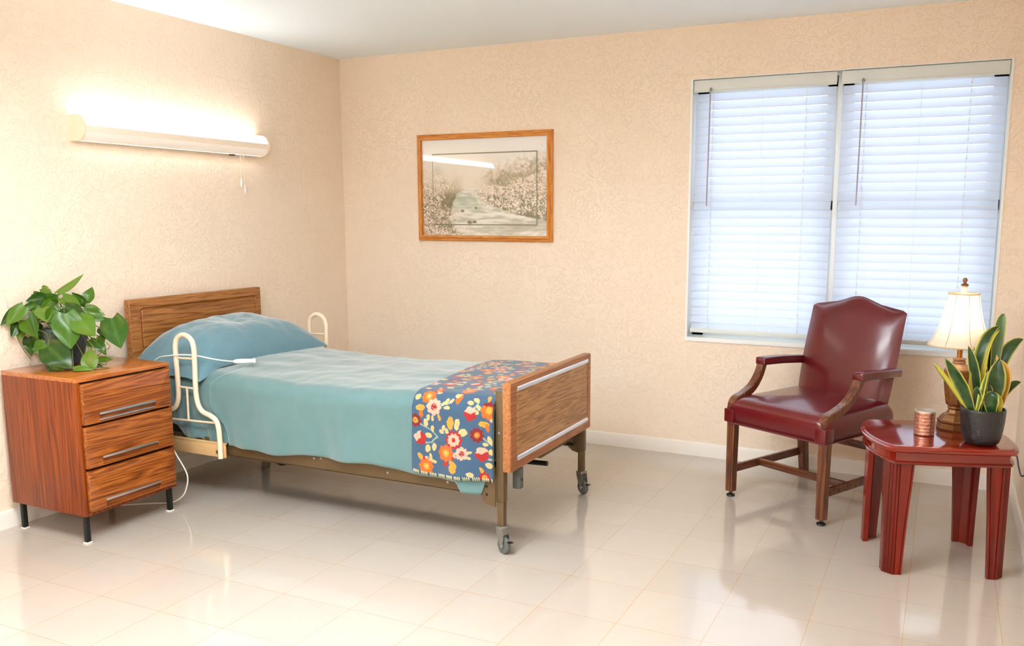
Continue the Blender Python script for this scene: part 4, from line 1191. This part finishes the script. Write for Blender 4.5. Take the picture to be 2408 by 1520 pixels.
# ------------------------------------------------------------------ snake plant
SP = Vector((3.980, -1.203, .530))
sp = empty('snake_plant', SP, 0, 'variegated snake plant with yellow leaf edges in a round black pot', 'plant')
m = MB(); m.lathe([(.040, 0), (.055, .002), (.064, .012), (.070, .030), (.075, .060), (.079, .095), (.081, .130), (.081, .141), (.0795, .1435), (.0765, .1435), (.075, .138), (.073, .118)], 64, fn=lambda a, z: 1+.006*noise.noise(Vector((math.cos(a)*9, math.sin(a)*9, z*120))))
m.build('pot', POTB, sp, ang=180)
m = MB(); m.lathe([(.0735, .118), (.05, .124), (.01, .126)], 24); m.build('soil', SOIL, sp)
def c3(x, y): return (2100+x/3.455, 640+y/3.455)
# base, mid control, tip (zoomed-photo units), width, depth offset, twist, yellow share, tone
SL = [
 ((655, 1110), (560, 930), (425, 702), 118, .05, .1, .20, 0), ((600, 1060), (440, 880), (330, 742), 40, -.03, .6, .7, 1), ((700, 1110), (672, 860), (612, 600), 86, .02, .1, .12, 0),
 ((690, 1000), (700, 760), (648, 605), 44, -.03, .8, .55, 1), ((700, 900), (715, 650), (868, 440), 96, .00, .3, .24, 0), ((735, 980), (760, 720), (868, 470), 80, .025, .9, .85, 1),
 ((850, 800), (850, 560), (903, 338), 92, -.01, .2, .14, 2), ((845, 820), (900, 700), (1060, 548), 104, .0, -.2, .18, 0), ((800, 1115), (830, 930), (868, 702), 150, .045, .0, .10, 0),
 ((885, 1050), (935, 880), (872, 712), 60, .05, .5, .92, 3), ((672, 1115), (725, 980), (768, 808), 60, .065, .5, .45, 1), ((735, 1110), (830, 900), (838, 672), 76, .03, .6, .60, 3),
 ((812, 1125), (800, 1050), (822, 972), 130, .075, .0, .10, 0), ((865, 1125), (870, 1060), (828, 980), 44, .08, .4, .9, 1), ((888, 1110), (930, 960), (1040, 897), 70, .02, .2, .12, 0),
 ((690, 1100), (640, 980), (632, 790), 50, .01, .7, .85, 1), ((730, 1110), (770, 1020), (768, 900), 80, .04, .2, .15, 0), ((700, 1110), (690, 1040), (678, 930), 80, .05, .0, .10, 0),
 ((800, 900), (800, 740), (790, 610), 70, -.03, .2, .2, 0), ((860, 1100), (880, 960), (905, 850), 60, .0, .3, .3, 0), ((780, 1110), (750, 900), (735, 760), 80, .01, .1, .2, 0)]
DG = [(.13, .26, .10), (.30, .44, .10), (.34, .48, .30), (.40, .42, .20)]
m = MB(); cols = []
for i, (b0, c0, t0, wpx, dep, tw, ye, tone) in enumerate(SL):
    # root every leaf inside the pot
    Pt = P3(*c3(*t0), SP, dep); Pm = P3(*c3(*c0), SP, dep); Pb = P3(*c3(*b0), SP, dep*.8)
    hb2 = Vector((Pb.x-SP.x, Pb.y-SP.y)); 
    if hb2.length > .058: hb2 = hb2.normalized()*.058
    Pb = Vector((SP.x+hb2.x, SP.y+hb2.y, .645 if Pb.z < .70 else .66))
    wd = wpx/3.455/FPX*(Pb-CAMP).dot(_f)/2
    nu, nv = 18, 8; view = (CAMP-Pm).normalized(); rn = i*3.7
    vs = []
    for a in range(nu+1):
        t = a/nu
        # path through Pb, Pm, Pt
        p = Pb*((1-t)*(1-2*t))+Pm*(4*t*(1-t))+Pt*(t*(2*t-1))
        d = (Pb*(4*t-3)+Pm*(4-8*t)+Pt*(4*t-1)).normalized()
        sd = d.cross(view).normalized(); nn = sd.cross(d).normalized()
        ang = tw+.35*math.sin(t*2.5+rn)
        sd2 = sd*math.cos(ang)+nn*math.sin(ang); nn2 = -sd*math.sin(ang)+nn*math.cos(ang)
        wdt = wd*interp([(0, .42), (.2, .62), (.5, 1.), (.7, .92), (.85, .62), (.95, .28), (1, .02)], t)
        for bb in range(nv+1):
            s = bb/nv*2-1
            q = p+sd2*(wdt*s)+nn2*(.28*wdt*(abs(s)**1.5)+.06*wdt*math.sin(9*t+2*s+rn))
            q.x = min(q.x, W-.004)
            if q.z < .668:
                h = Vector((q.x-SP.x, q.y-SP.y))
                if h.length > .066: h = h.normalized()*.066; q.x = SP.x+h.x; q.y = SP.y+h.y
            vs.append(q-SP)
            e = abs(s) if tw < .55 else (s+1)/2
            edge = sstep(1-ye*1.2-.05, 1-ye*1.2+.10, e+.05*noise.noise(Vector((t*6, s, rn))))
            g = DG[tone if tone != 1 else 1]
            band = clamp(.5+1.1*noise.noise(Vector((t*14, s*1.2, rn))))
            g = mix3(g, mix3(g, (.40, .50, .28), .5), band*.8)
            yl = (.86, .80, .28) if tone != 3 else (.94, .72, .34)
            rim = sstep(.80, .98, abs(s))
            c = mix3(g, yl, clamp(edge)); c = mix3(c, (.88, .86, .50), .55*rim if tone != 2 else .7*rim)
            cols.append(lin(c))
    w = nv+1
    m.add(vs, [(a*w+bb, (a+1)*w+bb, (a+1)*w+bb+1, a*w+bb+1) for a in range(nu) for bb in range(nv)])
lf = m.build('foliage', SLEAF, sp, ang=180, cols=cols)
md = lf.modifiers.new('thick', 'SOLIDIFY'); md.thickness = .0016; md.offset = 0

# ------------------------------------------------------------------ added fill lights, hung out of view to brighten the room
FILL_PANEL = simple('fill_panel_glow', (1, 1, 1, 1), .5, emis=(1, .99, .97, 1), es=3.2)
for i, (x, y) in enumerate(((2.1, -3.30), (2.1, -5.9))):
    r_ = empty('added_ceiling_light', (x, y, H), 0, ('added white fill light hung out of view nearer the bed' if i == 0 else 'added white fill light hung out of view farther from the bed'), 'light')
    m = MB()
    for a in ((-.66, .66, -.36, -.34), (-.66, .66, .34, .36), (-.66, -.64, -.34, .34), (.64, .66, -.34, .34)): m.box(a[0], a[1], a[2], a[3], -.36, -.29)
    m.build('frame', WHITE, r_)
    for sx in (-.6, .6):
        m = MB(); m.tube([(sx, 0, 0), (sx, 0, -.32)], .004, 8, smooth=False); m.build('suspension_rod', CHROME, r_)
    m = MB(); m.box(-.64, .64, -.34, .34, -.345, -.339); m.build('fill_diffuser', FILL_PANEL, r_)
    for nm, zz, rx, en in (('fill_down_lamp', -.365, 0, (23, 34)[i]), ('fill_up_lamp', -.30, PI, (13, 11)[i])):  # added fill: one lamp lights the room, the upward one whitens the ceiling
        L = bpy.data.lights.new(nm, 'AREA'); L.shape = 'RECTANGLE'; L.size = 1.2; L.size_y = .6; L.energy = en; L.color = (.86, .935, 1)
        o = bpy.data.objects.new(nm, L); COL.objects.link(o); o.parent = r_; o.location = (0, 0, zz); o.rotation_euler = (rx, 0, 0)

# ------------------------------------------------------------------ light of day
wd_ = bpy.data.worlds.new('overcast_daylight'); SC.world = wd_; wd_.use_nodes = True
bg = wd_.node_tree.nodes['Background']; bg.inputs[0].default_value = (.90, .95, 1, 1); bg.inputs[1].default_value = 1.2
L = bpy.data.lights.new('window_portal', 'AREA'); L.shape = 'RECTANGLE'; L.size = 1.60; L.size_y = 1.47; L.cycles.is_portal = True
o = bpy.data.objects.new('window_portal', L); COL.objects.link(o); o.location = ((WX0+WX1)/2, TH+.01, (WZ0+WZ1)/2); o.rotation_euler = (R(90), 0, R(180))
o.rotation_euler = (R(-90), 0, 0)

# ------------------------------------------------------------------ camera
cam = bpy.data.cameras.new('camera'); co = bpy.data.objects.new('camera', cam); COL.objects.link(co)
cam.sensor_width = 36; cam.sensor_fit = 'HORIZONTAL'; cam.lens = 36*FPX/2408
cam.shift_x = (1204-CXP)/2408; cam.shift_y = (CYP-760)/2408
cam.clip_start = .02
co.matrix_world = Matrix(((_r.x, _u.x, -_f.x, CAMP.x), (_r.y, _u.y, -_f.y, CAMP.y), (_r.z, _u.z, -_f.z, CAMP.z), (0, 0, 0, 1)))
SC.camera = co
vs_ = SC.view_settings; vs_.view_transform = 'Standard'; vs_.look = 'None'; vs_.gamma = 1; vs_.use_curve_mapping = False; vs_.exposure = 1.08
cy = SC.cycles; cy.use_denoising = True; cy.max_bounces = 10; cy.diffuse_bounces = 6; cy.glossy_bounces = 4; cy.transmission_bounces = 6; cy.transparent_max_bounces = 12
cy.sample_clamp_indirect = 6.0; cy.caustics_reflective = False; cy.caustics_refractive = False
